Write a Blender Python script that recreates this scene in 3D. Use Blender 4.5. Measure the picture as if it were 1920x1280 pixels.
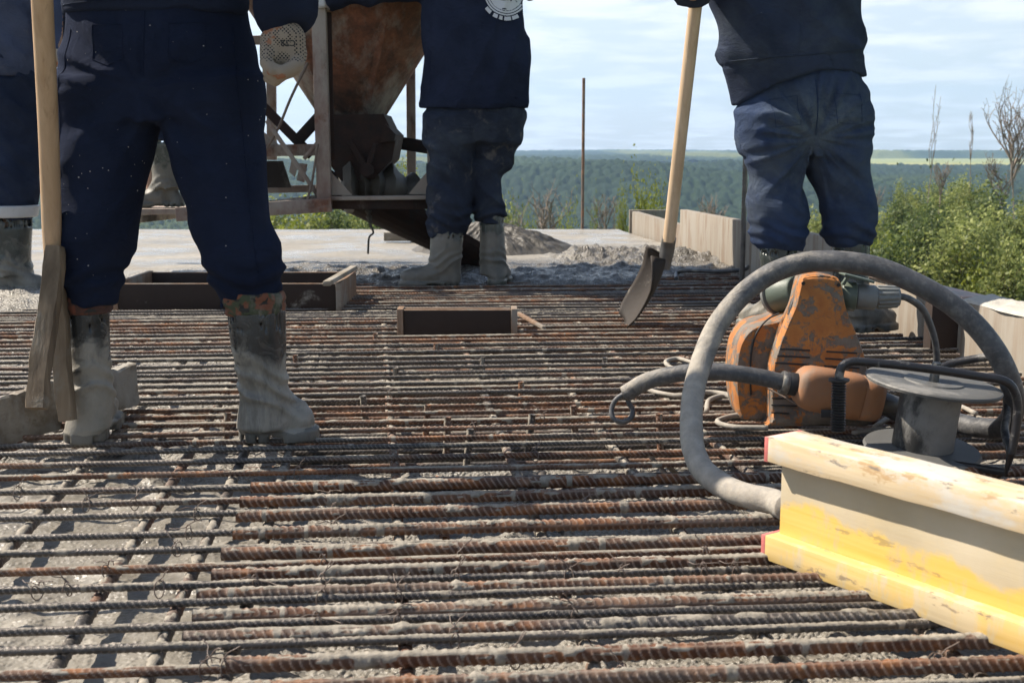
import bpy, bmesh, math, random
import numpy as np
from mathutils import Vector, Matrix
from mathutils.bvhtree import BVHTree

for _o in list(bpy.data.objects):
    bpy.data.objects.remove(_o)
S = bpy.context.scene
C = S.collection
R = math.radians
random.seed(7)
rng = np.random.default_rng(7)

# ------------------------------------------------------------------ camera
F = 2240.0                       # focal length in pixels of the 1920 px wide photograph
PITCH = math.atan(355 / F)
CAMH = 0.65
cam_d = bpy.data.cameras.new('camera')
cam = bpy.data.objects.new('camera', cam_d)
C.objects.link(cam)
cam.location = (0, 0, CAMH)
cam.rotation_euler = (math.pi / 2 - PITCH, 0, 0)
cam_d.sensor_width = 36
cam_d.lens = 36 * F / 1920
cam_d.clip_start = 0.05
cam_d.clip_end = 30000
cam_d.dof.use_dof = True
cam_d.dof.focus_distance = 3.0
cam_d.dof.aperture_fstop = 11
S.camera = cam

# ------------------------------------------------------------------ sky, sun, exposure
SUN_EL, SUN_AZ = R(47), R(71)    # azimuth measured from +Y towards -X
w = bpy.data.worlds.new('World')
S.world = w
w.use_nodes = True
wn = w.node_tree
wn.nodes.clear()
def W(t, **k):
    n = wn.nodes.new(t)
    for a, b in k.items():
        setattr(n, a, b)
    return n
wo = W('ShaderNodeOutputWorld')
bg = W('ShaderNodeBackground')
sky = W('ShaderNodeTexSky', sky_type='NISHITA', sun_disc=False)
sky.sun_elevation = SUN_EL
sky.sun_rotation = -SUN_AZ
sky.air_density = 1.0
sky.dust_density = 0.9
sky.ozone_density = 1.0
tc = W('ShaderNodeTexCoord')
sep = W('ShaderNodeSeparateXYZ')
wn.links.new(tc.outputs['Generated'], sep.inputs[0])
ab = W('ShaderNodeMath', operation='MAXIMUM'); ab.inputs[1].default_value = 0.0
wn.links.new(sep.outputs['Z'], ab.inputs[0])
ad = W('ShaderNodeMath', operation='ADD'); ad.inputs[1].default_value = 0.09
wn.links.new(ab.outputs[0], ad.inputs[0])
dx = W('ShaderNodeMath', operation='DIVIDE'); dy = W('ShaderNodeMath', operation='DIVIDE')
wn.links.new(sep.outputs['X'], dx.inputs[0]); wn.links.new(ad.outputs[0], dx.inputs[1])
wn.links.new(sep.outputs['Y'], dy.inputs[0]); wn.links.new(ad.outputs[0], dy.inputs[1])
cb = W('ShaderNodeCombineXYZ')
wn.links.new(dx.outputs[0], cb.inputs[0]); wn.links.new(dy.outputs[0], cb.inputs[1])
cn = W('ShaderNodeTexNoise'); cn.inputs['Scale'].default_value = 1.7; cn.inputs['Detail'].default_value = 9
cn.inputs['Roughness'].default_value = 0.58; cn.inputs['Distortion'].default_value = 0.25
wn.links.new(cb.outputs[0], cn.inputs['Vector'])
cr = W('ShaderNodeValToRGB')
cr.color_ramp.elements[0].position = 0.45; cr.color_ramp.elements[0].color = (0.48, 0.48, 0.48, 1)
cr.color_ramp.elements[1].position = 0.60; cr.color_ramp.elements[1].color = (0.95, 0.95, 0.95, 1)
wn.links.new(cn.outputs['Fac'], cr.inputs[0])
cm = W('ShaderNodeMix', data_type='RGBA')
fd = W('ShaderNodeMapRange'); fd.inputs['From Min'].default_value = 0.14; fd.inputs['From Max'].default_value = 0.42
fd.inputs['To Min'].default_value = 1.0; fd.inputs['To Max'].default_value = 0.08
wn.links.new(sep.outputs['Z'], fd.inputs['Value'])
fm = W('ShaderNodeMath', operation='MULTIPLY')
wn.links.new(cr.outputs[0], fm.inputs[0]); wn.links.new(fd.outputs[0], fm.inputs[1])
wn.links.new(fm.outputs[0], cm.inputs['Factor'])
wn.links.new(sky.outputs[0], cm.inputs['A'])
cm.inputs['B'].default_value = (8.5, 8.6, 8.8, 1)
wn.links.new(cm.outputs['Result'], bg.inputs['Color'])
bg.inputs['Strength'].default_value = 0.072
wn.links.new(bg.outputs[0], wo.inputs[0])

sun_d = bpy.data.lights.new('sun', 'SUN')
sun_d.energy = 5.0
sun_d.angle = R(0.53)
sun_d.color = (1.0, 0.90, 0.77)
sun = bpy.data.objects.new('sun', sun_d)
C.objects.link(sun)
to_sun = Vector((-math.sin(SUN_AZ) * math.cos(SUN_EL), math.cos(SUN_AZ) * math.cos(SUN_EL), math.sin(SUN_EL)))
sun.rotation_euler = (-to_sun).to_track_quat('-Z', 'Y').to_euler()
sun.location = (-8, 4, 12)
vs = S.view_settings
vs.view_transform = 'Standard'
vs.look = 'None'
vs.gamma = 1
vs.use_curve_mapping = False
vs.exposure = 1.0
cy = S.cycles
cy.max_bounces = 6
cy.diffuse_bounces = 3
cy.glossy_bounces = 3
cy.volume_bounces = 1
cy.transparent_max_bounces = 8
cy.use_denoising = True
cy.use_adaptive_sampling = True
cy.adaptive_threshold = 0.02
cy.sample_clamp_indirect = 6

# ------------------------------------------------------------------ geometry helpers
FW = np.array([0, math.cos(PITCH), -math.sin(PITCH)])
UPV = np.array([0, math.sin(PITCH), math.cos(PITCH)])
RT = np.array([1.0, 0, 0])
CAM = np.array([0, 0, CAMH])
def ray(u, v):
    return FW * F + RT * (u - 960) + UPV * (640 - v)
def at(u, v, Y):
    d = ray(u, v)
    return CAM + d * (Y / d[1])
def pt(u, v, z=0.0):
    d = ray(u, v)
    return CAM + d * ((z - CAMH) / d[2])

_T = np.random.default_rng(3).random(8192)
def vnoise(x, y, z, seed=0):
    x = np.asarray(x, float); y = np.asarray(y, float); z = np.asarray(z, float)
    x, y, z = np.broadcast_arrays(x, y, z)
    xi, yi, zi = np.floor(x).astype(np.int64), np.floor(y).astype(np.int64), np.floor(z).astype(np.int64)
    fx, fy, fz = x - xi, y - yi, z - zi
    fx = fx * fx * (3 - 2 * fx); fy = fy * fy * (3 - 2 * fy); fz = fz * fz * (3 - 2 * fz)
    def h(a, b, c):
        n = (a * 73856093) ^ (b * 19349663) ^ (c * 83492791) ^ (seed * 2654435)
        n = (n ^ (n >> 13)) * 1274126177
        return _T[(n ^ (n >> 16)) & 8191]
    out = 0
    for i in (0, 1):
        for j in (0, 1):
            for k in (0, 1):
                wgt = (fx if i else 1 - fx) * (fy if j else 1 - fy) * (fz if k else 1 - fz)
                out = out + wgt * h(xi + i, yi + j, zi + k)
    return out
def fbm(x, y, z, seed=0, o=4):
    s, a, t = 0, 0.5, 0
    for i in range(o):
        s = s + a * vnoise(x * 2 ** i, y * 2 ** i, z * 2 ** i, seed + i)
        t += a
        a *= 0.5
    return s / t
def sst(e0, e1, x):
    t = np.clip((x - e0) / (e1 - e0), 0, 1)
    return t * t * (3 - 2 * t)

def tag(o, label=None, cat=None, group=None, kind=None):
    for k, v in (('label', label), ('category', cat), ('group', group), ('kind', kind)):
        if v:
            o[k] = v
    return o
def wloc(o):
    v = Vector((0, 0, 0))
    while o is not None:
        v += o.location
        o = o.parent
    return v
def empty(name, loc, label=None, cat=None, group=None):
    o = bpy.data.objects.new(name, None)
    C.objects.link(o)
    o.location = Vector(loc)
    return tag(o, label, cat, group)
def mesh_of(name, V, Fc, mats, smooth=True, midx=None, attrs=None):
    """V (n,3); Fc an (m,k) array or a list of such / a list of tuples."""
    me = bpy.data.meshes.new(name)
    V = np.asarray(V, np.float32)
    if isinstance(Fc, np.ndarray):
        Fc = [Fc]
    if Fc and not isinstance(Fc[0], np.ndarray):
        tot = [len(f) for f in Fc]
        flat = np.array([i for f in Fc for i in f], np.int32)
    else:
        tot = [f.shape[1] for f in Fc for _ in range(f.shape[0])]
        flat = np.concatenate([f.reshape(-1) for f in Fc]).astype(np.int32)
    tot = np.array(tot, np.int32)
    me.vertices.add(len(V)); me.vertices.foreach_set('co', V.reshape(-1))
    me.loops.add(len(flat)); me.loops.foreach_set('vertex_index', flat)
    me.polygons.add(len(tot))
    me.polygons.foreach_set('loop_start', np.concatenate([[0], np.cumsum(tot)[:-1]]).astype(np.int32))
    me.polygons.foreach_set('loop_total', tot)
    for m in (mats if isinstance(mats, (list, tuple)) else [mats]):
        me.materials.append(m)
    if midx is not None:
        me.polygons.foreach_set('material_index', np.asarray(midx, np.int32))
    me.update(calc_edges=True)
    me.validate()
    me.polygons.foreach_set('use_smooth', np.full(len(me.polygons), smooth))
    if attrs:
        for k, a in attrs.items():
            at_ = me.attributes.new(k, 'FLOAT', 'POINT')
            at_.data.foreach_set('value', np.asarray(a, np.float32))
    me.update()
    return me
def obj(name, V, Fc, mats, parent=None, loc=None, smooth=True, midx=None, attrs=None):
    """links ONE mesh object; V is in world coordinates, the origin goes to loc or to the parent's."""
    V = np.asarray(V, float)
    base = np.array(loc, float) if loc is not None else (np.array(wloc(parent)) if parent else np.array([V[:, 0].mean(), V[:, 1].mean(), V[:, 2].min()]))
    o = bpy.data.objects.new(name, mesh_of(name, V - base, Fc, mats, smooth, midx, attrs))
    C.objects.link(o)
    if parent is not None:
        o.parent = parent
        o.location = Vector(base) - wloc(parent)
    else:
        o.location = Vector(base)
    return o
def flatshade_angle(o, ang=35):
    """sharp edges where faces meet at more than ang"""
    me = o.data
    bm = bmesh.new(); bm.from_mesh(me)
    bmesh.ops.recalc_face_normals(bm, faces=bm.faces)
    for e in bm.edges:
        if len(e.link_faces) == 2 and e.calc_face_angle(0) > R(ang):
            e.smooth = False
    for f in bm.faces:
        f.smooth = True
    bm.to_mesh(me); bm.free()
    return o

class MB:
    """collects shapes that become one mesh"""
    def __init__(s):
        s.V, s.F, s.M, s.n = [], [], [], 0
    def add(s, V, Fc, m=0):
        V = np.asarray(V, float)
        s.V.append(V)
        for f in (Fc.tolist() if isinstance(Fc, np.ndarray) else Fc):
            s.F.append(tuple(i + s.n for i in f)); s.M.append(m)
        s.n += len(V)
        return s
    def box(s, c, size, rot=None, m=0, bev=0.0):
        """c centre, size full lengths, rot 3x3 (columns = axes)"""
        rot = np.eye(3) if rot is None else np.asarray(rot, float)
        bm = bmesh.new()
        bmesh.ops.create_cube(bm, size=1)
        for v in bm.verts:
            v.co = Vector((v.co.x * size[0], v.co.y * size[1], v.co.z * size[2]))
        if bev > 0:
            bmesh.ops.bevel(bm, geom=bm.edges[:], offset=min(bev, min(size) * 0.45), segments=2, affect='EDGES', profile=0.5)
        V = np.array([v.co[:] for v in bm.verts]) @ rot.T + np.asarray(c, float)
        s.add(V, [[v.index for v in f.verts] for f in bm.faces] if not bm.verts.index_update() else [], m)
        bm.free()
        return s
    def bar(s, a, b, wd, ht, up=(0, 0, 1), m=0, bev=0.002):
        """box from a to b, wd across, ht along up"""
        a = np.asarray(a, float); b = np.asarray(b, float)
        d = b - a; L = np.linalg.norm(d); d /= L
        sd = np.cross(d, up); n_ = np.linalg.norm(sd)
        if n_ < 1e-6:
            sd = np.cross(d, (1, 0, 0)); n_ = np.linalg.norm(sd)
        sd /= n_
        u2 = np.cross(sd, d)
        return s.box((a + b) / 2, (L, wd, ht), np.stack([d, sd, u2], 1), m, bev)
    def tube(s, P, r, n=12, m=0, cap=True):
        V, Fc = tube_geo(P, r, n, cap)
        return s.add(V, Fc, m)
    def lathe(s, prof, c, axis=(0, 0, 1), n=32, m=0):
        """prof list of (radius, height along axis)"""
        ax = np.asarray(axis, float); ax /= np.linalg.norm(ax)
        e1 = np.cross(ax, (0.0, 0, 1) if abs(ax[2]) < .9 else (1.0, 0, 0)); e1 /= np.linalg.norm(e1)
        e2 = np.cross(ax, e1)
        t = np.linspace(0, 2 * math.pi, n, endpoint=False)
        V = np.concatenate([np.asarray(c, float) + ax * h + r * (np.cos(t)[:, None] * e1 + np.sin(t)[:, None] * e2) for r, h in prof])
        Fc = []
        for k in range(len(prof) - 1):
            for i in range(n):
                j = (i + 1) % n
                Fc.append((k * n + i, k * n + j, (k + 1) * n + j, (k + 1) * n + i))
        Fc.append(tuple(range(n))[::-1]); Fc.append(tuple((len(prof) - 1) * n + i for i in range(n)))
        return s.add(V, Fc, m)
    def prism(s, poly, d, m=0):
        """poly list of 3D points (planar), extruded by the vector d"""
        P = np.asarray(poly, float); n = len(P)
        V = np.concatenate([P, P + np.asarray(d, float)])
        Fc = [tuple(range(n)), tuple(range(2 * n - 1, n - 1, -1))] + [(i, i + n, (i + 1) % n + n, (i + 1) % n) for i in range(n)]
        return s.add(V, Fc, m)
    def build(s, name, mats, parent=None, loc=None, smooth=False, ang=35):
        o = obj(name, np.concatenate(s.V), s.F, mats, parent, loc, smooth, s.M)
        flatshade_angle(o, ang)
        return o

def smooth_path(P, k=8):
    P = [np.asarray(p, float) for p in P]
    if len(P) < 3:
        return np.array([P[0] * (1 - t) + P[-1] * t for t in np.linspace(0, 1, k + 1)])
    Q = [2 * P[0] - P[1]] + P + [2 * P[-1] - P[-2]]
    out = []
    for i in range(1, len(Q) - 2):
        for t in np.linspace(0, 1, k, endpoint=False):
            a, b, c, d = Q[i - 1], Q[i], Q[i + 1], Q[i + 2]
            out.append(0.5 * (2 * b + (c - a) * t + (2 * a - 5 * b + 4 * c - d) * t * t + (3 * b - a - 3 * c + d) * t ** 3))
    out.append(Q[-2])
    return np.array(out)
def tube_geo(P, r, n=12, cap=True, disp=None):
    P = np.asarray(P, float); m = len(P)
    r = np.full(m, r) if np.isscalar(r) else np.asarray(r, float)
    T = np.gradient(P, axis=0)
    T /= np.maximum(np.linalg.norm(T, axis=1, keepdims=True), 1e-9)
    u = np.cross(T[0], (0, 0, 1.0))
    if np.linalg.norm(u) < 1e-3:
        u = np.cross(T[0], (1.0, 0, 0))
    u /= np.linalg.norm(u)
    U = np.zeros_like(P)
    for i in range(m):
        u = u - T[i] * np.dot(u, T[i]); u /= np.linalg.norm(u)
        U[i] = u
    B = np.cross(T, U)
    th = np.linspace(0, 2 * math.pi, n, endpoint=False)
    rr = np.repeat(r[:, None], n, 1)
    if disp is not None:
        rr = rr + disp
    V = P[:, None, :] + rr[:, :, None] * (np.cos(th)[None, :, None] * U[:, None, :] + np.sin(th)[None, :, None] * B[:, None, :])
    V = V.reshape(-1, 3)
    i = np.arange(m - 1)[:, None] * n; j = np.arange(n)[None, :]; j2 = (j + 1) % n
    Q = np.stack([i + j, i + j2, i + n + j2, i + n + j], -1).reshape(-1, 4)
    Fc = [tuple(q) for q in Q.tolist()]
    if cap:
        Fc.append(tuple(range(n))[::-1]); Fc.append(tuple((m - 1) * n + k for k in range(n)))
    return V, Fc

# ---- implicit surfaces
def grid(lo, hi, h):
    ax = [np.arange(lo[i] - 2 * h, hi[i] + 2 * h + h, h) for i in range(3)]
    X, Y, Z = np.meshgrid(*ax, indexing='ij')
    return X, Y, Z
def snet(D, X, Y, Z, h):
    s = D < 0
    org = np.array([X[0, 0, 0], Y[0, 0, 0], Z[0, 0, 0]])
    offs = [(i, j, k) for i in (0, 1) for j in (0, 1) for k in (0, 1)]
    def sl(A, o):
        return A[o[0]:A.shape[0] - 1 + o[0], o[1]:A.shape[1] - 1 + o[1], o[2]:A.shape[2] - 1 + o[2]]
    anyc = np.zeros(tuple(q - 1 for q in D.shape), bool); allc = np.ones_like(anyc)
    for o in offs:
        q = sl(s, o); anyc |= q; allc &= q
    m = anyc & ~allc
    I = np.argwhere(m)
    idx = np.full(m.shape, -1, np.int64); idx[m] = np.arange(len(I))
    val = {o: D[I[:, 0] + o[0], I[:, 1] + o[1], I[:, 2] + o[2]] for o in offs}
    acc = np.zeros((len(I), 3)); cnt = np.zeros(len(I))
    for a in offs:
        for ax in range(3):
            if a[ax] == 0:
                b = list(a); b[ax] = 1; b = tuple(b)
                va, vb = val[a], val[b]
                x = (va < 0) != (vb < 0)
                t = np.where(x, va / np.where(x, va - vb, 1), 0)
                p = np.zeros((len(I), 3)) + np.array(a, float)
                p[:, ax] += t
                acc += p * x[:, None]; cnt += x
    V = (I + acc / np.maximum(cnt, 1)[:, None]) * h + org
    Fs = []
    for ax in range(3):
        o1, o2 = [(1, 2), (2, 0), (0, 1)][ax]
        A = np.take(s, range(0, s.shape[ax] - 1), ax); B = np.take(s, range(1, s.shape[ax]), ax)
        ch = A != B
        J = np.argwhere(ch)
        ok = (J[:, o1] >= 1) & (J[:, o2] >= 1) & (J[:, o1] < m.shape[o1]) & (J[:, o2] < m.shape[o2])
        J = J[ok]
        fl = A[J[:, 0], J[:, 1], J[:, 2]]
        def g(d1, d2):
            K = J.copy(); K[:, o1] -= d1; K[:, o2] -= d2
            return idx[K[:, 0], K[:, 1], K[:, 2]]
        q = np.stack([g(1, 1), g(0, 1), g(0, 0), g(1, 0)], 1)
        q[~fl] = q[~fl][:, ::-1]
        Fs.append(q)
    Fq = np.concatenate(Fs)
    Fq = Fq[(Fq >= 0).all(1)]
    return V, Fq
def relax(V, Fq, n=2, k=0.5):
    for _ in range(n):
        acc = np.zeros_like(V); c = np.zeros(len(V))
        for a, b in ((0, 1), (1, 2), (2, 3), (3, 0)):
            np.add.at(acc, Fq[:, a], V[Fq[:, b]]); np.add.at(acc, Fq[:, b], V[Fq[:, a]])
            np.add.at(c, Fq[:, a], 1); np.add.at(c, Fq[:, b], 1)
        V = V * (1 - k) + k * acc / np.maximum(c, 1)[:, None]
    return V
def smin(a, b, k):
    h_ = np.clip(0.5 + 0.5 * (b - a) / k, 0, 1)
    return b * (1 - h_) + a * h_ - k * h_ * (1 - h_)
def rc(X, Y, Z, a, b, ra, rb):
    a = np.asarray(a, float); b = np.asarray(b, float)
    d = b - a; L2 = max(np.dot(d, d), 1e-9)
    t = np.clip(((X - a[0]) * d[0] + (Y - a[1]) * d[1] + (Z - a[2]) * d[2]) / L2, 0, 1)
    return np.sqrt((X - a[0] - t * d[0]) ** 2 + (Y - a[1] - t * d[1]) ** 2 + (Z - a[2] - t * d[2]) ** 2) - (ra + t * (rb - ra))
def ell(X, Y, Z, c, r):
    q = np.sqrt(((X - c[0]) / r[0]) ** 2 + ((Y - c[1]) / r[1]) ** 2 + ((Z - c[2]) / r[2]) ** 2)
    return (q - 1) * min(r)
def rbox(X, Y, Z, c, hs, rot=0.0, r=0.0):
    cx, sx = math.cos(rot), math.sin(rot)
    x = (X - c[0]) * cx + (Y - c[1]) * sx; y = -(X - c[0]) * sx + (Y - c[1]) * cx; z = Z - c[2]
    qx, qy, qz = np.abs(x) - hs[0] + r, np.abs(y) - hs[1] + r, np.abs(z) - hs[2] + r
    return np.sqrt(np.maximum(qx, 0) ** 2 + np.maximum(qy, 0) ** 2 + np.maximum(qz, 0) ** 2) + np.minimum(np.maximum(qx, np.maximum(qy, qz)), 0) - r
def rows(Y, L, ratio=0.8):
    """outline rows (v, uLeft, uRight[, depth ratio[, y shift]]) seen at depth Y -> z, cx, cy, a, b (z rising)"""
    out = []
    for q in L:
        v, ul, ur = q[:3]
        rt = q[3] if len(q) > 3 else ratio
        yo = q[4] if len(q) > 4 else 0.0
        p, q2 = at(ul, v, Y), at(ur, v, Y)
        a = (q2[0] - p[0]) / 2
        out.append((p[2], (p[0] + q2[0]) / 2, Y + yo, a, a * rt))
    A = np.array(sorted(out))
    if len(A) > 2:                      # smooth resampling
        t = np.linspace(0, 1, len(A))
        A = smooth_path(list(A), 6)
        A = A[np.argsort(A[:, 0])]
    return A
def stack(X, Y, Z, A, capr=0.0):
    cx, cy_, a, b = (np.interp(Z, A[:, 0], A[:, i]) for i in range(1, 5))
    q = np.sqrt(((X - cx) / a) ** 2 + ((Y - cy_) / b) ** 2)
    d = (q - 1) * np.minimum(a, b)
    return np.maximum(d, np.maximum(A[0, 0] - Z, Z - A[-1, 0]))

# ------------------------------------------------------------------ materials
class NT:
    def __init__(s, name):
        s.m = bpy.data.materials.new(name); s.m.use_nodes = True
        s.t = s.m.node_tree; s.t.nodes.clear()
        s.out = s.t.nodes.new('ShaderNodeOutputMaterial')
        s.p = s.t.nodes.new('ShaderNodeBsdfPrincipled')
        s.t.links.new(s.p.outputs[0], s.out.inputs[0])
        s.tc = s.t.nodes.new('ShaderNodeTexCoord')
        s.oi = s.t.nodes.new('ShaderNodeObjectInfo')
        s.co = s.tc.outputs['Object']
    def rnd_co(s, k=37.0):
        """object coordinates shifted per object, so copies wear differently"""
        v = s.t.nodes.new('ShaderNodeVectorMath'); v.operation = 'MULTIPLY_ADD'
        cbx = s.t.nodes.new('ShaderNodeCombineXYZ')
        for i in range(3):
            s.t.links.new(s.oi.outputs['Random'], cbx.inputs[i])
        s.t.links.new(cbx.outputs[0], v.inputs[0]); v.inputs[1].default_value = (k, k * 1.7, k * 2.3)
        s.t.links.new(s.tc.outputs['Object'], v.inputs[2])
        s.co = v.outputs[0]
        return s
    def L(s, a, b):
        if hasattr(a, 'is_linked') or hasattr(a, 'links'):
            s.t.links.new(a, b)
        else:
            b.default_value = a
    def map(s, sc=(1, 1, 1), rot=(0, 0, 0)):
        n = s.t.nodes.new('ShaderNodeMapping')
        n.inputs['Scale'].default_value = sc; n.inputs['Rotation'].default_value = rot
        s.t.links.new(s.co, n.inputs[0])
        return n.outputs[0]
    def noise(s, scale, detail=4, rough=0.55, co=None, dist=0.0, col=False):
        n = s.t.nodes.new('ShaderNodeTexNoise')
        n.inputs['Scale'].default_value = scale; n.inputs['Detail'].default_value = detail
        n.inputs['Roughness'].default_value = rough; n.inputs['Distortion'].default_value = dist
        s.t.links.new(co or s.co, n.inputs['Vector'])
        return n.outputs['Color' if col else 'Fac']
    def voro(s, scale, feat='F1', out='Distance', co=None, rnd=1.0):
        n = s.t.nodes.new('ShaderNodeTexVoronoi'); n.feature = feat
        n.inputs['Scale'].default_value = scale; n.inputs['Randomness'].default_value = rnd
        s.t.links.new(co or s.co, n.inputs['Vector'])
        return n.outputs[out]
    def wave(s, scale, dist=0, co=None, dirn='X', det=2):
        n = s.t.nodes.new('ShaderNodeTexWave'); n.bands_direction = dirn
        n.inputs['Scale'].default_value = scale; n.inputs['Distortion'].default_value = dist; n.inputs['Detail'].default_value = det
        s.t.links.new(co or s.co, n.inputs['Vector'])
        return n.outputs['Fac']
    def ramp(s, f, *st):
        n = s.t.nodes.new('ShaderNodeValToRGB'); e = n.color_ramp.elements
        while len(e) < len(st):
            e.new(0.5)
        for i, (p, c) in enumerate(st):
            e[i].position = p
            e[i].color = (c, c, c, 1) if np.isscalar(c) else (*c, 1)
        s.t.links.new(f, n.inputs[0])
        return n.outputs[0]
    def step(s, f, a, b):
        n = s.t.nodes.new('ShaderNodeMapRange'); n.interpolation_type = 'SMOOTHSTEP'
        n.inputs['From Min'].default_value = a; n.inputs['From Max'].default_value = b
        s.t.links.new(f, n.inputs['Value'])
        return n.outputs[0]
    def mix(s, f, a, b, blend='MIX'):
        n = s.t.nodes.new('ShaderNodeMix'); n.data_type = 'RGBA'; n.blend_type = blend
        s.L(f, n.inputs['Factor'])
        for q, k in ((a, 'A'), (b, 'B')):
            s.L((*q, 1) if isinstance(q, tuple) else q, n.inputs[k])
        return n.outputs['Result']
    def math(s, op, a, b=0.5, c=None):
        n = s.t.nodes.new('ShaderNodeMath'); n.operation = op
        s.L(a, n.inputs[0]); s.L(b, n.inputs[1])
        if c is not None:
            s.L(c, n.inputs[2])
        n.use_clamp = False
        return n.outputs[0]
    def attr(s, nm):
        n = s.t.nodes.new('ShaderNodeAttribute'); n.attribute_name = nm
        return n.outputs['Fac']
    def z(s, ax=2):
        n = s.t.nodes.new('ShaderNodeSeparateXYZ'); s.t.links.new(s.tc.outputs['Object'], n.inputs[0])
        return n.outputs[ax]
    def fin(s, col, rough=0.8, bump=None, dist=0.002, strength=1.0, metal=0.0, spec=None, sheen=None):
        s.L((*col, 1) if isinstance(col, tuple) else col, s.p.inputs['Base Color'])
        s.L(rough, s.p.inputs['Roughness']); s.L(metal, s.p.inputs['Metallic'])
        if spec is not None:
            s.p.inputs['Specular IOR Level'].default_value = spec
        if sheen:
            s.p.inputs['Sheen Weight'].default_value = sheen
        if bump is not None:
            b = s.t.nodes.new('ShaderNodeBump')
            b.inputs['Distance'].default_value = dist; b.inputs['Strength'].default_value = strength
            s.t.links.new(bump, b.inputs['Height']); s.t.links.new(b.outputs[0], s.p.inputs['Normal'])
        return s.m

def m_cloth(name, col, splat=0.0, faded=0.0, mud=0.0, col2=None):
    n = NT(name)
    c = n.mix(n.step(n.noise(5, 5, 0.6), 0.35, 0.7), col, col2 or tuple(q * 1.5 for q in col))
    if faded:
        c = n.mix(n.math('MULTIPLY', n.step(n.noise(3.2, 6, 0.65, dist=.4), 0.48, 0.72), faded), c, (0.085, 0.10, 0.115))
        c = n.mix(n.math('MULTIPLY', n.attr('fade'), n.step(n.noise(9, 6, 0.7, dist=.6), 0.30, 0.66)), c, (0.115, 0.140, 0.160))
    if mud:
        c = n.mix(n.math('MULTIPLY', n.step(n.noise(9, 7, 0.7, dist=.3), 0.56, 0.70), mud), c, (0.20, 0.18, 0.155))
    if splat:
        v = n.voro(58, 'F1'); th = n.math('MULTIPLY', n.step(n.noise(3.5, 4, .7), 0.42, 0.60), n.math('MULTIPLY_ADD', n.noise(34, 2), 3.0, -1.0))
        s1 = n.math('LESS_THAN', v, n.math('MULTIPLY', th, 0.085 * splat))
        v2 = n.voro(24, 'F1', co=n.map((1, 1, .40))); s2 = n.math('LESS_THAN', v2, n.math('MULTIPLY', n.step(n.noise(4, 3, co=n.map((1, 1, .7))), 0.55, 0.66), 0.055 * splat))
        c = n.mix(n.math('MAXIMUM', s1, s2), c, (0.40, 0.38, 0.35))
    weave = n.math('ADD', n.wave(520, 0, dirn='X'), n.wave(520, 0, dirn='Z'))
    h = n.math('ADD', n.math('MULTIPLY', weave, 0.04), n.math('ADD', n.math('MULTIPLY', n.noise(9, 4, 0.6, co=n.map((1, 1, 1.6), (0, .4, 0)), dist=.8), 2.2), n.math('MULTIPLY', n.noise(60, 4), .35)))
    return n.fin(c, 0.92, h, 0.010, 0.8, spec=0.07)

def m_rebar(lo=.43, hi=.58, nm='rusty_ribbed_steel'):
    n = NT(nm).rnd_co()
    rust = n.ramp(n.noise(22, 6, 0.65), (0.30, (0.045, 0.021, 0.013)), (0.50, (0.155, 0.064, 0.03)), (0.66, (0.36, 0.15, 0.05)))
    steel = n.ramp(n.noise(30, 4, 0.6), (0.3, (0.045, 0.045, 0.047)), (0.7, (0.12, 0.118, 0.115)))
    wv = n.math('ADD', n.noise(2.0, 3), n.math('MULTIPLY_ADD', n.oi.outputs['Random'], 0.55, -0.27))
    isr = n.step(wv, lo, hi)
    c = n.mix(isr, steel, rust)
    dust = n.math('MULTIPLY', n.step(n.noise(14, 5, 0.7, co=n.map((.35, 1, 1))), 0.38, 0.70), 0.55)
    c = n.mix(dust, c, (0.235, 0.21, 0.18))
    rb = n.step(n.attr('rib'), .15, .75)
    c = n.mix(rb, n.mix(1.0, c, (0.62, 0.58, 0.55), 'MULTIPLY'), n.mix(.48, c, (0.34, 0.285, 0.235)))
    mo = n.attr('mortar')
    cem = n.ramp(n.noise(60, 5, 0.6), (0.3, (0.16, 0.14, 0.11)), (0.7, (0.33, 0.295, 0.24)))
    k = n.step(n.math('ADD', mo, n.math('MULTIPLY_ADD', n.noise(160, 4, 0.6), 0.5, -0.25)), 0.30, 0.55)
    c = n.mix(k, c, cem)
    rough = n.mix(k, n.mix(isr, (0.42,) * 3, (0.85,) * 3), (0.8,) * 3)
    met = n.math('MULTIPLY', n.math('SUBTRACT', 1.0, k), n.math('MULTIPLY', n.math('SUBTRACT', 1.0, isr), 0.35))
    return n.fin(c, rough, n.math('ADD', n.noise(260, 4, .7), n.math('MULTIPLY', n.noise(70, 3), 1.2)), 0.0016, 0.8, metal=met)

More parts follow.
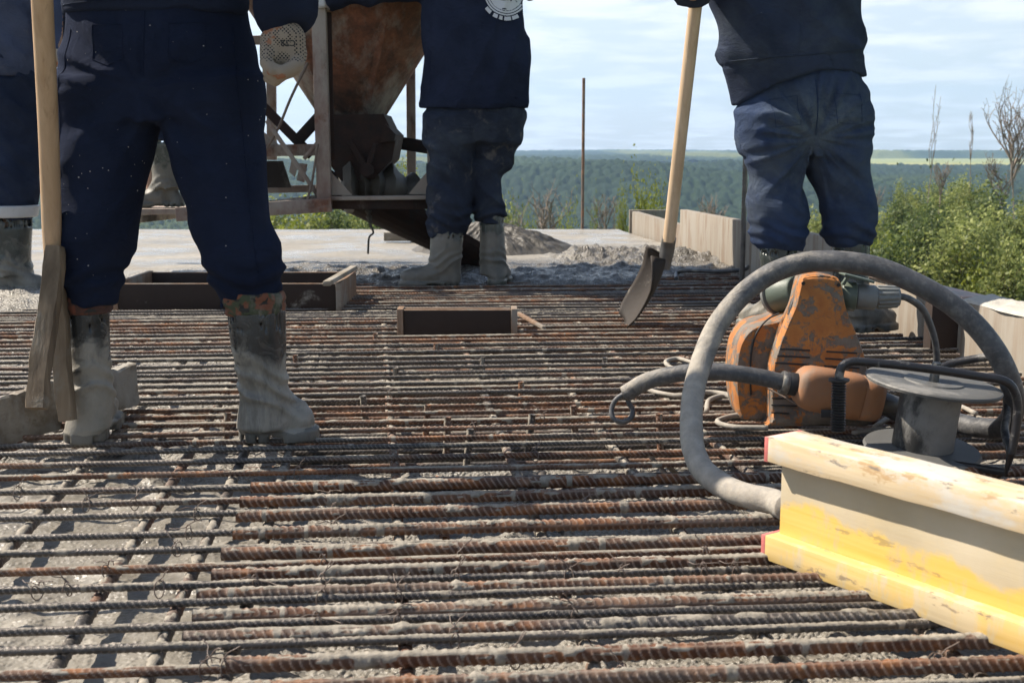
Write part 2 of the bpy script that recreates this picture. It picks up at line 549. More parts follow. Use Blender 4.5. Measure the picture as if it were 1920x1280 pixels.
def m_concrete(name='wet_concrete'):
    n = NT(name)
    n.co = n.tc.outputs['Object']
    base = n.ramp(n.noise(2.2, 6, 0.6), (0.3, (0.20, 0.182, 0.150)), (0.7, (0.325, 0.30, 0.255)))
    c = n.mix(n.math('MULTIPLY', n.step(n.noise(60, 4, 0.65), 0.4, 0.65), .5), base, (0.30, 0.28, 0.245))
    peb = n.voro(85, 'F1'); c = n.mix(n.math('MULTIPLY', n.step(n.noise(24, 3), .52, .62), .5), c, (0.21, 0.195, 0.17))
    wet = n.attr('wet')
    c = n.mix(wet, c, n.mix(1.0, c, (0.34, 0.33, 0.32), 'MULTIPLY'))  # darkens damp concrete and the hopper shadow painted into the same mask
    rg = n.ramp(n.noise(30, 5, 0.6), (0.40, 0.20), (0.66, 0.62))
    smo = n.attr('smooth')
    h = n.math('ADD', n.math('MULTIPLY', n.noise(38, 6, 0.62), 1.3), n.math('MULTIPLY', n.step(peb, 0.0, 0.6), -0.5))
    h = n.math('MULTIPLY', h, n.math('MULTIPLY_ADD', smo, -0.85, 1.0))
    c = n.mix(n.math('MULTIPLY', smo, n.step(n.noise(2.3, 8, .7, dist=.3), .35, .70)), c, n.mix(1.0, c, (0.84, 0.83, 0.81), 'MULTIPLY'))
    return n.fin(c, n.mix(smo, rg, n.ramp(n.noise(2.4, 6, .6), (.42, 0.24), (.60, 0.72))), h, 0.012, 0.9, spec=0.5)

def m_boot(name, dark=(0.028, 0.030, 0.030), cover=0.5, zc=0.19, cb=.8):
    n = NT(name)
    z = n.z()
    rub = n.ramp(n.noise(18, 4), (.35, dark), (.7, tuple(q * 2.0 for q in dark)))
    # dried cement film: below an uneven tide line, plus smears above
    f = n.math('ADD', n.math('MULTIPLY_ADD', z, -7.0, 7.0 * zc), n.math('MULTIPLY_ADD', n.noise(11, 6, 0.6, dist=.7), 2.6, -1.3))
    k = n.step(f, -0.10, 0.22)
    k2 = n.math('MULTIPLY', n.step(n.noise(16, 6, 0.65, dist=1.0), 0.52, 0.64), cover)
    k = n.math('MAXIMUM', k, k2)
    k = n.math('MULTIPLY', k, n.math('MULTIPLY_ADD', n.step(n.noise(9, 7, .7, co=n.map((1, 1, .45)), dist=.6), .50, .66), -.55, 1.0))
    k = n.math('MULTIPLY', k, n.math('MULTIPLY_ADD', n.math('LESS_THAN', n.math('ADD', z, n.math('MULTIPLY_ADD', n.noise(25, 4), .03, -.015)), .026), -.5, 1.0))
    cem = n.ramp(n.noise(12, 6, 0.6, dist=.3), (0.22, tuple(q * cb for q in (0.17, 0.158, 0.13))), (0.45, tuple(q * cb for q in (0.33, 0.305, 0.25))), (0.72, tuple(q * cb for q in (0.44, 0.405, 0.34))))
    c = n.mix(n.math('MULTIPLY', k, 0.93), rub, cem)
    return n.fin(c, n.mix(k, (0.26,) * 3, (0.58,) * 3), n.math('ADD', n.noise(45, 6, .65), n.math('MULTIPLY', k, .5)), 0.003, 0.7)

def m_wood(name, a, b, axis=0, cem=0.0, sc=1.0, rough=0.7, dark=0.3, ring=True, cemc=(0.40, 0.38, 0.34)):
    n = NT(name)
    s = [26 * sc] * 3; s[axis] = 1.6 * sc
    g = n.noise(1.0, 6, 0.6, co=n.map(tuple(s)), dist=0.6)
    c = n.ramp(g, (0.30, a), (0.70, b))
    s2 = [90 * sc] * 3; s2[axis] = 4 * sc
    fine = n.noise(1.0, 3, 0.6, co=n.map(tuple(s2)))
    c = n.mix(n.math('MULTIPLY', n.step(fine, 0.55, 0.75), dark), c, tuple(q * 0.35 for q in a))
    h = n.math('ADD', g, n.math('MULTIPLY', fine, .6))
    if cem:
        k = n.step(n.noise(5.5, 7, 0.66, dist=.4), 0.62 - cem * .35, 0.74 - cem * .35)
        c = n.mix(n.math('MULTIPLY', k, .9), c, n.mix(n.noise(40, 4), cemc, tuple(q * .7 for q in cemc)))
        h = n.math('ADD', h, k)
    return n.fin(c, rough, h, 0.0015, 0.7, spec=0.3)

def m_rustpaint(name, paint, amt=0.5, cem=0.35, dark=1.0):
    n = NT(name)
    c = n.mix(n.noise(9, 4), paint, tuple(q * 0.6 for q in paint))
    rust = n.ramp(n.noise(14, 7, 0.7), (0.3, (0.035 * dark, 0.018 * dark, 0.012 * dark)), (0.55, (0.13 * dark, 0.05 * dark, 0.025 * dark)), (0.75, (0.25 * dark, 0.10 * dark, 0.045 * dark)))
    c = n.mix(n.step(n.noise(4.2, 8, 0.68, dist=.5), 0.62 - amt * .35, 0.70 - amt * .3), c, rust)
    if name.startswith('orange_rusty'):      # wet slurry stain plus painted shade round the outlet, uneven upper edge
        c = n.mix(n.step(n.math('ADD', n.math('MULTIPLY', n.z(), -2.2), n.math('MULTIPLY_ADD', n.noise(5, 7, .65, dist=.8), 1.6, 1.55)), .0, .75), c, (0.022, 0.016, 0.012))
    c = n.mix(n.math('MULTIPLY', n.step(n.noise(3.1, 8, 0.7, co=n.map((1, 1, .45))), 0.60 - cem * .3, 0.78 - cem * .3), .8), c, (0.30, 0.265, 0.22))
    return n.fin(c, 0.82, n.noise(50, 7, .7), 0.003, 0.7)

def m_hose():
    n = NT('dusty_black_rubber')
    nz = n.t.nodes.new('ShaderNodeSeparateXYZ'); n.t.links.new(n.tc.outputs['Object'], nz.inputs[0])
    c = n.ramp(n.noise(14, 5, .6), (.3, (0.030, 0.031, 0.034)), (.7, (0.075, 0.076, 0.08)))
    mo = n.attr('mortar')
    k = n.step(n.math('ADD', mo, n.math('MULTIPLY_ADD', n.noise(20, 7, .68, dist=.8), 1.2, -.6)), .25, .75)
    c = n.mix(n.math('MULTIPLY', k, .92), c, n.ramp(n.noise(35, 6, .65), (.3, (0.25, 0.225, 0.185)), (.7, (0.40, 0.36, 0.30))))
    c = n.mix(n.math('MULTIPLY', n.step(n.noise(60, 5, .7), .42, .72), .42), c, (0.20, 0.195, 0.185))
    return n.fin(c, n.mix(k, (0.5,) * 3, (0.85,) * 3), n.math('ADD', n.noise(60, 6, .7), n.math('MULTIPLY', k, .8)), 0.0025, .8)

def m_plain(name, col, rough=0.6, var=0.5, sc=25, metal=0.0, cem=0.0, bd=0.0012, cemc=(0.33, 0.31, 0.27)):
    n = NT(name).rnd_co(5)
    c = n.mix(n.noise(sc, 5, .6), col, tuple(q * (1 - var) for q in col))
    h = n.noise(sc * 4, 5, .65)
    if cem:
        k = n.math('MULTIPLY', n.step(n.noise(sc * .35, 8, .68, dist=.3), .64 - .3 * cem, .74 - .28 * cem), .9)
        c = n.mix(k, c, n.mix(n.noise(60, 3), cemc, tuple(q * .7 for q in cemc)))
        h = n.math('ADD', h, k)
    return n.fin(c, rough, h, bd, .7, metal=metal)

def m_leaf(name, a, b, trans=0.45):
    n = NT(name)
    oi = n.oi.outputs['Random']
    g = n.t.nodes.new('ShaderNodeNewGeometry')
    c = n.ramp(g.outputs['Random Per Island'], (0.0, a), (1.0, b))
    c = n.mix(n.math('MULTIPLY', n.step(n.noise(.9, 3), .4, .65), .5), c, tuple((p + q) * .3 for p, q in zip(a, b)))
    n.fin(c, 0.55, spec=0.35)
    tr = n.t.nodes.new('ShaderNodeBsdfTranslucent')
    n.t.links.new(c, tr.inputs[0])
    mx = n.t.nodes.new('ShaderNodeMixShader'); mx.inputs[0].default_value = trans
    n.t.links.new(n.p.outputs[0], mx.inputs[1]); n.t.links.new(tr.outputs[0], mx.inputs[2])
    n.t.links.new(mx.outputs[0], n.out.inputs[0])
    return n.m

NAVY = (0.013, 0.0175, 0.034)
M = dict(
    cloth_n=m_cloth('dark_navy_workwear', (0.0125, 0.0175, 0.036), splat=1.5),
    jacket_n=m_cloth('dark_navy_jacket', (0.0150, 0.0200, 0.037)),
    cloth_m=m_cloth('dirty_navy_trousers', (0.024, 0.030, 0.046), faded=.6, mud=.5, splat=.5),
    jacket_m=m_cloth('navy_knit_top', (0.0165, 0.0215, 0.040)),
    cloth_r=m_cloth('washed_navy_trousers', (0.027, 0.041, 0.082), faded=.6, splat=.5),
    jacket_r=m_cloth('navy_jacket_faded', (0.027, 0.035, 0.058), faded=.5, splat=.3),
    cloth_l=m_cloth('blue_grey_workwear', (0.019, 0.026, 0.048)),
    jacket_l=m_cloth('greyish_blue_jacket', (0.055, 0.066, 0.105), mud=.25),
    rebar=m_rebar(), rebar_thick=m_rebar(.12, .30, 'rusty_thick_bar'), concrete=m_concrete(),
    boot_n=m_boot('grey_green_rubber_boot', (0.017, 0.019, 0.020), .16, .215, .72),
    boot_m=m_boot('cement_coated_rubber_boot', (0.045, 0.052, 0.045), .6, .24, .42),
    boot_l=m_boot('dark_green_rubber_boot', (0.028, 0.034, 0.032), .3, .17, .55),
    liner=None,
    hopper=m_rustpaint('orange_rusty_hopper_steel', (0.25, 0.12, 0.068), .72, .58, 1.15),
    frame=m_rustpaint('cement_greyed_steel', (0.24, 0.16, 0.13), .40, .75, 1.1),
    chute=m_rustpaint('dark_chute_steel', (0.020, 0.015, 0.012), .80, .0, .18),
    hose=m_hose(),
    handle=m_wood('dull_wooden_handle', (0.30, 0.19, 0.105), (0.46, 0.315, 0.19), 2, .12, dark=.35),
    handle_new=m_wood('pale_wooden_handle', (0.44, 0.31, 0.19), (0.58, 0.44, 0.295), 2, 0, dark=.22, rough=.5),
    batten=m_wood('weathered_batten', (0.095, 0.066, 0.04), (0.23, 0.17, 0.11), 2, .22, cemc=(.27, .24, .19)),
    board=m_wood('cement_coated_board', (0.10, 0.078, 0.055), (0.22, 0.19, 0.15), 0, .55, cemc=(.30, .28, .24)),
    plank=m_wood('cement_streaked_plank', (0.30, 0.22, 0.15), (0.48, 0.40, 0.30), 2, .55, sc=.5, cemc=(.46, .42, .36)),
    plank_end=m_wood('pink_plank', (0.42, 0.29, 0.24), (0.52, 0.40, 0.35), 1, .4, sc=.6),
    ply=m_plain('dark_film_plywood', (0.032, 0.018, 0.012), .85, .5, 14, cem=.12),
    ply_edge=m_wood('raw_plywood_edge', (0.15, 0.09, 0.055), (0.27, 0.185, 0.125), 2, .35, cemc=(.28, .25, .21)),
    black=m_plain('black_painted_tube', (0.022, 0.021, 0.023), .38, .4, 40, cem=.25, cemc=(.2, .19, .17)),
    blackrub=m_plain('black_rubber_grip', (0.018, 0.018, 0.02), .6, .3, 30),
    disc=m_plain('dusty_grey_disc', (0.115, 0.115, 0.11), .62, .45, 9, cem=.2, cemc=(.24, .23, .21)),
    drum=m_plain('black_drum', (0.035, 0.035, 0.034), .6, .4, 12, cem=.45, cemc=(.26, .25, .23)),
    plug=m_plain('grey_plug_plastic', (0.19, 0.195, 0.185), .5, .25, 20, cem=.2),
    plug_green=m_plain('green_grey_socket', (0.10, 0.125, 0.095), .5, .35, 20, cem=.25),
    steel=m_plain('dirty_steel', (0.16, 0.155, 0.15), .45, .4, 40, metal=.6, cem=.3),
    blade=m_plain('muddy_shovel_blade', (0.026, 0.0175, 0.012), .75, .5, 18, cem=.2, cemc=(.17, .155, .13)),
    wire=m_plain('tie_wire_steel', (0.20, 0.15, 0.12), .6, .6, 30),
    skin=m_plain('skin', (0.45, 0.27, 0.19), .55, .15, 20),
    hair=m_plain('dark_hair', (0.03, 0.022, 0.016), .7, .3, 60),
    helmet=m_plain('white_helmet_plastic', (0.7, 0.68, 0.62), .35, .15, 12),
    white=m_plain('white_print', (0.62, 0.63, 0.65), .8, .15, 90),
    reflect=m_plain('grey_reflective_band', (0.50, 0.51, 0.52), .45, .25, 30, cem=.1),
    bark=m_plain('bark', (0.12, 0.09, 0.065), .9, .5, 6),
    deadbark=m_plain('bare_branch_bark', (0.27, 0.215, 0.17), .9, .4, 6),
    leaf_a=m_leaf('leaf_green', (0.11, 0.145, 0.040), (0.36, 0.385, 0.125)),
    leaf_b=m_leaf('leaf_dark_green', (0.045, 0.075, 0.024), (0.19, 0.235, 0.075)),
    leaf_y=m_leaf('leaf_yellow_green', (0.16, 0.20, 0.025), (0.26, 0.28, 0.05)),
    mudclod=m_plain('wet_concrete_lumps', (0.080, 0.071, 0.056), .5, .5, 24, bd=.006),
    dullwood=m_wood('dull_timber', (0.17, 0.145, 0.11), (0.28, 0.25, 0.20), 0, .4),
    spring=m_plain('black_spring', (0.016, 0.016, 0.017), .42, .3, 40),
    buildwall=m_plain('raw_concrete_wall', (0.33, 0.32, 0.30), .85, .3, 2),
)
def m_liner(name, a, b, c_):
    n = NT(name)
    c = n.mix(n.step(n.noise(22, 3, dist=1.0), .45, .52), a, b)
    c = n.mix(n.step(n.noise(34, 3, dist=1.0), .56, .6), c, c_)
    c = n.mix(n.math('MULTIPLY', n.step(n.noise(18, 6, .7), .5, .7), .6), c, (.24, .21, .18))
    return n.fin(c, .9, n.noise(60, 5, .6, dist=.5), .004, .8)
M['liner'] = m_liner('rust_red_boot_lining', (0.16, 0.05, 0.026), (0.075, 0.035, 0.025), (0.03, 0.028, 0.025))
M['liner_camo'] = m_liner('camouflage_boot_lining', (0.045, 0.055, 0.028), (0.15, 0.055, 0.028), (0.02, 0.02, 0.016))
def m_glove():
    n = NT('dotted_cotton_glove')
    m_ = n.map((1, 1, 1), (0, R(45), 0))
    d = n.voro(190, 'F1', co=m_, rnd=0.12)
    c = n.mix(n.noise(24, 5), (0.40, 0.335, 0.26), (0.27, 0.21, 0.155))
    dots = n.math('MULTIPLY', n.step(n.math('MULTIPLY', d, -1.0), -.42, -.30), n.step(n.attr('dots'), .35, .55))
    c = n.mix(dots, c, (0.02, 0.021, 0.022))
    c = n.mix(n.math('MULTIPLY', n.step(n.noise(30, 3), .60, .66), .8), c, (0.36, 0.13, 0.055))
    return n.fin(c, .9, n.math('ADD', n.noise(60, 4), n.wave(400, 0, dirn='Z')), .002, .6)
M['glove'] = m_glove()
def m_orange():
    n = NT('scuffed_orange_plastic')
    k = n.step(n.math('ADD', n.noise(20, 9, .74, dist=.25), n.math('MULTIPLY_ADD', n.noise(3, 3), .5, -.25)), .445, .515)
    o = n.ramp(n.noise(20, 4), (.3, (0.30, 0.105, 0.025)), (.7, (0.50, 0.20, 0.045)))
    g = n.ramp(n.noise(30, 6, .7), (.3, (0.085, 0.072, 0.06)), (.7, (0.20, 0.165, 0.13)))
    c = n.mix(k, o, g)
    return n.fin(c, .72, n.math('ADD', n.noise(60, 6, .7), n.math('MULTIPLY', k, .6)), .0015, .8)
M['orange'] = m_orange()
def m_orange2():
    n = NT('dusty_orange_plastic')
    o = n.ramp(n.noise(12, 5, .6), (.3, (0.33, 0.145, 0.06)), (.7, (0.25, 0.125, 0.065)))
    c = n.mix(n.math('MULTIPLY', n.step(n.noise(8, 8, .7), .48, .62), .7), o, (0.19, 0.15, 0.115))
    return n.fin(c, .75, n.noise(60, 6, .7), .0012, .8)
M['orange2'] = m_orange2()
def m_beam(which):
    n = NT('beam_' + which)
    def sp(ax):
        return n.z(ax)
    g = n.noise(1.0, 6, .6, co=n.map((2.2, 60, 60)), dist=.4)
    if which == 'top':
        c = n.ramp(g, (.3, (0.50, 0.37, 0.21)), (.7, (0.62, 0.50, 0.33)))
        c = n.mix(n.math('MULTIPLY', n.step(n.noise(9, 7, .68, co=n.map((.5, 1, 1))), .44, .56), .9), c, (0.52, 0.49, 0.43))
        c = n.mix(n.math('MULTIPLY', n.step(n.noise(16, 7, .72, co=n.map((.4, 1, 1.2))), .55, .60), .8), c, (0.42, 0.27, 0.13))
        c = n.mix(n.math('MULTIPLY', n.step(n.noise(34, 7, .75, co=n.map((.35, 1, 1.6))), .585, .62), .85), c, (0.19, 0.165, 0.14))
    elif which == 'bottom':
        c = n.ramp(g, (.3, (0.58, 0.38, 0.11)), (.7, (0.64, 0.47, 0.20)))
        c = n.mix(n.math('MULTIPLY', n.step(n.noise(12, 7, .7, co=n.map((1, 1, .3))), .50, .60), .75), c, (0.50, 0.42, 0.29))
        c = n.mix(n.math('MULTIPLY', n.step(n.noise(36, 6, .75, co=n.map((.4, 1, 1.4))), .58, .62), .85), c, (0.25, 0.19, 0.12))
    else:
        c = n.ramp(g, (.3, (0.58, 0.38, 0.075)), (.7, (0.64, 0.46, 0.14)))
        # grey cement film down to a scalloped line that sinks along the beam
        line = n.math('MULTIPLY_ADD', n.noise(6, 3, .5, co=n.map((1, 0, 0))), .15, -.085)
        k = n.step(n.math('SUBTRACT', n.z(2), n.math('ADD', line, n.math('MULTIPLY_ADD', n.noise(60, 5, .7), .03, -.015))), -0.010, 0.006)
        k = n.math('MAXIMUM', k, n.math('MULTIPLY', n.step(n.noise(11, 8, .72, co=n.map((1, 1, .5))), .50, .62), .75))
        k = n.math('MULTIPLY', k, n.math('MULTIPLY_ADD', n.noise(14, 7, .7), .5, .68))
        c = n.mix(n.math('MULTIPLY', n.step(n.noise(28, 7, .75, co=n.map((.3, 1, 1.5))), .60, .64), .6), c, (0.22, 0.17, 0.10))
        c = n.mix(n.math('MINIMUM', k, .92), c, n.ramp(n.noise(5, 5), (.3, (0.37, 0.315, 0.22)), (.7, (0.49, 0.43, 0.33))))
    n.fin(c, .65, g, .0012, .6, spec=.3)
    return n.m
for q in ('top', 'bottom', 'web'):
    M['beam_' + q] = m_beam(q)
M['red_paint'] = m_plain('pink_red_end_paint', (0.60, 0.17, 0.15), .6, .3, 40)
def m_parapet():
    n = NT('cement_streaked_formwork')
    c = n.ramp(n.noise(1.0, 6, .6, co=n.map((30, 3, 3)), dist=.3), (.3, (0.185, 0.148, 0.112)), (.7, (0.225, 0.185, 0.14)))
    st = n.noise(1.0, 6, .65, co=n.map((16, 16, 1.5)))
    c = n.mix(n.math('MULTIPLY', n.step(st, .36, .56), .88), c, (0.245, 0.222, 0.185))
    c = n.mix(n.math('MULTIPLY', n.step(n.noise(1.0, 6, .65, co=n.map((14, 14, 2))), .52, .62), .75), c, (0.17, 0.12, 0.08))
    return n.fin(c, .8, st, .003, .7)
M['parapet'] = m_parapet()
M['crust'] = m_plain('dried_concrete_crust', (0.48, 0.45, 0.39), .85, .35, 20, bd=.005)
def m_ground():
    n = NT('meadow_ground')
    c = n.ramp(n.noise(.02, 6, .6), (.3, (0.06, 0.10, 0.025)), (.7, (0.13, 0.16, 0.05)))
    return n.fin(c, .95)
M['ground'] = m_ground()
def m_field():
    n = NT('yellow_green_field')
    c = n.ramp(n.noise(.004, 5, .6, co=n.map((.3, 1, 1))), (.35, (0.17, 0.21, 0.055)), (.65, (0.31, 0.30, 0.09)))
    return n.fin(c, .95)
M['field'] = m_field()
def m_canopy():
    n = NT('forest_canopy')
    c = n.ramp(n.attr('tone'), (0.0, (0.004, 0.010, 0.005)), (.45, (0.012, 0.024, 0.008)), (.72, (0.06, 0.078, 0.018)), (1.0, (0.19, 0.19, 0.04)))
    c = n.mix(n.math('MULTIPLY', n.noise(.15, 4), .7), c, (0.028, 0.055, 0.018))
    return n.fin(c, .9, n.noise(.7, 5, .7), 1.2, .9, spec=.2)
M['canopy'] = m_canopy()

# ------------------------------------------------------------------ land behind
def ground_z(x, y):
    r = np.hypot(x, y)
    lr = np.log(np.maximum(r, 1))
    z = np.interp(r, [0, 60, 130, 230, 350, 560, 820, 1150, 1600, 2300, 3300, 5000, 12000], [-16, -16.5, -24, -37, -46, -44, -38.5, -32.5, -27, -19, -11.5, -7, -7])
    roll = (fbm(x / 480 + 5, y / 300 + 3, 0, 11, 3) - .5)
    z = z + roll * 58 * sst(280, 600, r) * (1 - .92 * sst(600, 1700, r))
    a = x / np.maximum(y, 1)
    side = sst(.20, .28, a) * (y > 0)
    zr = np.interp(y, [0, 400, 1000, 1285, 1400, 2480, 2700, 5000], [-40, -46, -28.5, -23.5, -13.6, -12.6, -13.0, -11])
    k = side * sst(420, 900, y) * (1 - sst(4200, 5200, y))
    th = np.arctan2(x, np.maximum(y, 1))
    for rc_, wd_, hh_, sd_ in ((760, 75, 10, 1), (1130, 110, 7.5, 2), (1700, 170, 4, 3), (2500, 260, 2.0, 4)):
        ro = rc_ * (1 + .35 * (vnoise(th * 7, 0 * th, 0 * th, 90 + sd_) - .5))
        z = z + hh_ * (.35 + 1.3 * vnoise(th * 11, 0 * th, 0 * th + 3, 95 + sd_)) * np.exp(-((r - ro) / wd_) ** 2)
    return z * (1 - k) + zr * k
def polar(r0, r1, nr, a0, a1, na, geo=True):
    r = np.geomspace(r0, r1, nr) if geo else np.linspace(r0, r1, nr)
    a = np.linspace(a0, a1, na)
    RR, AA = np.meshgrid(r, a, indexing='ij')
    X, Y = RR * np.sin(AA), RR * np.cos(AA)
    i = np.arange(nr - 1)[:, None] * na; j = np.arange(na - 1)[None, :]
    Q = np.stack([i + j, i + j + 1, i + na + j + 1, i + na + j], -1).reshape(-1, 4)
    return X, Y, Q
X, Y, Q = polar(4, 2450, 130, -math.pi, math.pi, 361)
Z = ground_z(X, Y)
X2, Y2, Q2 = polar(2450, 4500, 30, R(-52), R(52), 160)
V = np.concatenate([np.stack([X, Y, Z], -1).reshape(-1, 3), np.stack([X2, Y2, ground_z(X2, Y2)], -1).reshape(-1, 3)])
Q = np.concatenate([Q, Q2 + X.size])
tag(obj('ground', V, Q[:, ::-1], M['ground'], loc=(0, 0, 0)), kind='structure')

def cells(x, y, s, seed):
    """dome of the nearest crown in a jittered grid: height 0..1 and a random tone of that crown"""
    gx, gy = x / s, y / s
    ix, iy = np.floor(gx), np.floor(gy)
    best = np.full(x.shape, 9.0); tone = np.zeros(x.shape)
    for dx_ in (-1, 0, 1):
        for dy_ in (-1, 0, 1):
            cx, cy_ = ix + dx_, iy + dy_
            jx = vnoise(cx, cy_, 0.0 * cx, seed); jy = vnoise(cx, cy_, 0.0 * cx + 7, seed)
            t = vnoise(cx, cy_, 0.0 * cx + 13, seed)
            d = (gx - cx - jx) ** 2 + (gy - cy_ - jy) ** 2
            d = d * (.7 + .8 * t)
            u = d < best
            best = np.where(u, d, best); tone = np.where(u, t, tone)
    return np.clip(1 - best / .75, 0, 1) ** .6, tone
def field_mask(x, y):
    a = x / np.maximum(y, 1)
    return sst(.235, .255, a + .02 * (vnoise(y / 160, 0 * y, 0 * y, 4) - .5)) * sst(1290, 1300, y) * (1 - sst(2380, 2420, y))
Xs, Ys, Zs, Ts, Qs, n0 = [], [], [], [], [], 0
for (r0, r1, nr, na, cs, hh) in ((205, 640, 280, 950, 3.8, 12), (640, 1500, 260, 850, 6.0, 13), (1500, 3900, 220, 700, 15, 17)):
    X, Y, Q = polar(r0, r1, nr, R(-27), R(27), na)
    d, t = cells(X, Y, cs, 21)
    big = fbm(X / 150, Y / 150, 0, 31, 4)
    patch = sst(.55, .68, fbm(X / 330 + 9, Y / 700, 0, 51, 3))
    hgt = hh * (.50 + .30 * d + .60 * (big - .5) + .18 * t * d + .06 * (vnoise(X / 1.8, Y / 1.8, 0, 5) - .5))
    g = ground_z(X, Y)
    fm = field_mask(X, Y)
    Z = g + hgt * (1 - fm) - 3 * fm
    lev = .25 + .16 * t + .9 * (big - .5) + 1.0 * patch * sst(700, 1500, np.hypot(X, Y))
    Xs.append(X.ravel()); Ys.append(Y.ravel()); Zs.append(Z.ravel()); Ts.append(np.clip(lev, 0, 1).ravel()); Qs.append(Q + n0); n0 += X.size
V = np.stack([np.concatenate(Xs), np.concatenate(Ys), np.concatenate(Zs)], -1)
tag(obj('forest', V, np.concatenate(Qs)[:, ::-1], M['canopy'], loc=(0, 0, 0), attrs={'tone': np.concatenate(Ts)}),
    'distant woodland rolling away in blue haze beyond the slab', 'forest', kind='stuff')
X, Y, Q = polar(1300, 2600, 60, R(12.8), R(34), 60)
V = np.stack([X, Y, ground_z(X, Y) + .5], -1).reshape(-1, 3)
tag(obj('field', V, Q[:, ::-1], M['field'], loc=(0, 0, 0)), kind='structure')

# ------------------------------------------------------------------ haze (box wholly inside the sky)
mb = MB().box((0, 1100, 80), (9400, 7400, 330))
hz = mb.build('haze', [], None, (0, 0, -60))
hm = bpy.data.materials.new('pale_air'); hm.use_nodes = True
hm.node_tree.nodes.clear()
ho = hm.node_tree.nodes.new('ShaderNodeOutputMaterial'); hv = hm.node_tree.nodes.new('ShaderNodeVolumePrincipled')
hv.inputs['Color'].default_value = (0.48, 0.70, 1.0, 1); hv.inputs['Density'].default_value = 0.00021
hv.inputs['Anisotropy'].default_value = 0.35
hm.node_tree.links.new(hv.outputs[0], ho.inputs['Volume'])
hz.data.materials.append(hm)
hm.cycles.homogeneous_volume = True
tag(hz, 'pale bluish air over the whole valley', 'haze', kind='stuff')

# ------------------------------------------------------------------ near trees
def limb(mb, a, b, ra, rb, seed, n=6, k=6, wob=.12):
    r_ = random.Random(seed)
    a, b = np.array(a), np.array(b)
    L = np.linalg.norm(b - a)
    P = [a]
    for i in range(1, 4):
        P.append(a + (b - a) * i / 4 + np.array([r_.uniform(-1, 1), r_.uniform(-1, 1), r_.uniform(-.4, .6)]) * L * wob)
    P.append(b)
    P = smooth_path(P, 3)
    mb.tube(P, np.linspace(ra, rb, len(P)), n, cap=False)
    return P
def tree_mesh(seed, H, spread, nleaf, leafs, upright=1.0, size=.052):
    """trunk with limbs and sprays of small leaf faces; returns (trunk MB, leaf V, leaf F)"""
    r_ = random.Random(seed)
    mb = MB()
    T = limb(mb, (0, 0, -.3), (r_.uniform(-.4, .4), r_.uniform(-.4, .4), H * .93), .13, .015, seed, 8, wob=.03)
    tips = []
    nl = 34
    for i in range(nl):
        f = .22 + .75 * (i + r_.random()) / nl
        p = T[min(int(f * (len(T) - 1)), len(T) - 1)]
        az = i * 2.4 + r_.uniform(-.5, .5)
        wd = spread * (1.0 - .80 * max(0, (f - .35) / .65) ** 1.6) * r_.uniform(.55, 1.12)
        up = wd * r_.uniform(.5, 1.2) * upright
        e = p + np.array([math.cos(az) * wd, math.sin(az) * wd, up])
        e[2] = min(e[2], H * r_.uniform(.96, 1.06))
        B = limb(mb, p, e, .035 * (1.2 - f), .008, seed * 99 + i, 5)
        for k in range(5):
            q = B[int((.35 + .65 * k / 4) * (len(B) - 1))]
            tips.append((q, .25 + .2 * r_.random()))
            e2 = q + np.array([r_.uniform(-1, 1), r_.uniform(-1, 1), r_.uniform(.2, 1.4) * upright]) * spread * .28
            B2 = limb(mb, q, e2, .012, .004, seed * 7 + i * 9 + k, 3)
            for m_ in (3, 7, 11):
                tips.append((B2[min(m_, len(B2) - 1)], .24))
            tips.append((e2, .22))
    rg = np.random.default_rng(seed)
    ti = rg.integers(0, len(tips), nleaf)
    tp = np.array([t[0] for t in tips])[ti]; ts = np.array([t[1] for t in tips])[ti]
    off = rg.normal(0, 1, (nleaf, 3)) * ts[:, None] * np.array([.50, .50, 1.25])
    c = tp + off
    n_ = rg.normal(0, 1, (nleaf, 3)); n_ /= np.linalg.norm(n_, axis=1, keepdims=True)
    a = np.cross(n_, rg.normal(0, 1, (nleaf, 3))); a /= np.linalg.norm(a, axis=1, keepdims=True)
    b = np.cross(n_, a)
    s = size * (.6 + .8 * rg.random(nleaf))[:, None]
    V = np.stack([c - a * s * .9, c - b * s * .5, c + a * s * .9, c + b * s * .5], 1).reshape(-1, 3)
    Fq = np.arange(nleaf * 4).reshape(-1, 4)
    return mb, V, Fq
kinds = []
for sd, H, sp, nl, mt, upr in ((1, 13.5, 1.35, 34000, 'leaf_a', 2.0), (2, 12.5, 1.05, 30000, 'leaf_b', 2.3), (3, 13.0, 1.55, 36000, 'leaf_a', 1.8), (4, 12.5, 1.2, 16000, 'leaf_y', 2.0)):
    mb, V, Fq = tree_mesh(sd, H, sp, nl, None, upr)
    tm = mesh_of('trunk', np.concatenate(mb.V), mb.F, M['bark'])
    lm = mesh_of('crown', V, Fq, M[mt], smooth=False)
    kinds.append((tm, lm, float(np.quantile(V[:, 2], .995))))
def put_tree(kind, x, y, top, label, rz=0., sx=1.0, name='tree', group=None, cat='tree'):
    tm, lm, H = kinds[kind]
    gz = float(ground_z(np.array(x), np.array(y)))
    s = (top - gz) / H
    t = empty(name, (x, y, gz), label, cat, group)
    for nm, me in (('trunk', tm), ('crown', lm)):
        o = bpy.data.objects.new(nm, me); C.objects.link(o); o.parent = t
    t.rotation_euler = (0, 0, rz); t.scale = (sx * s, sx * s, s)
    return t
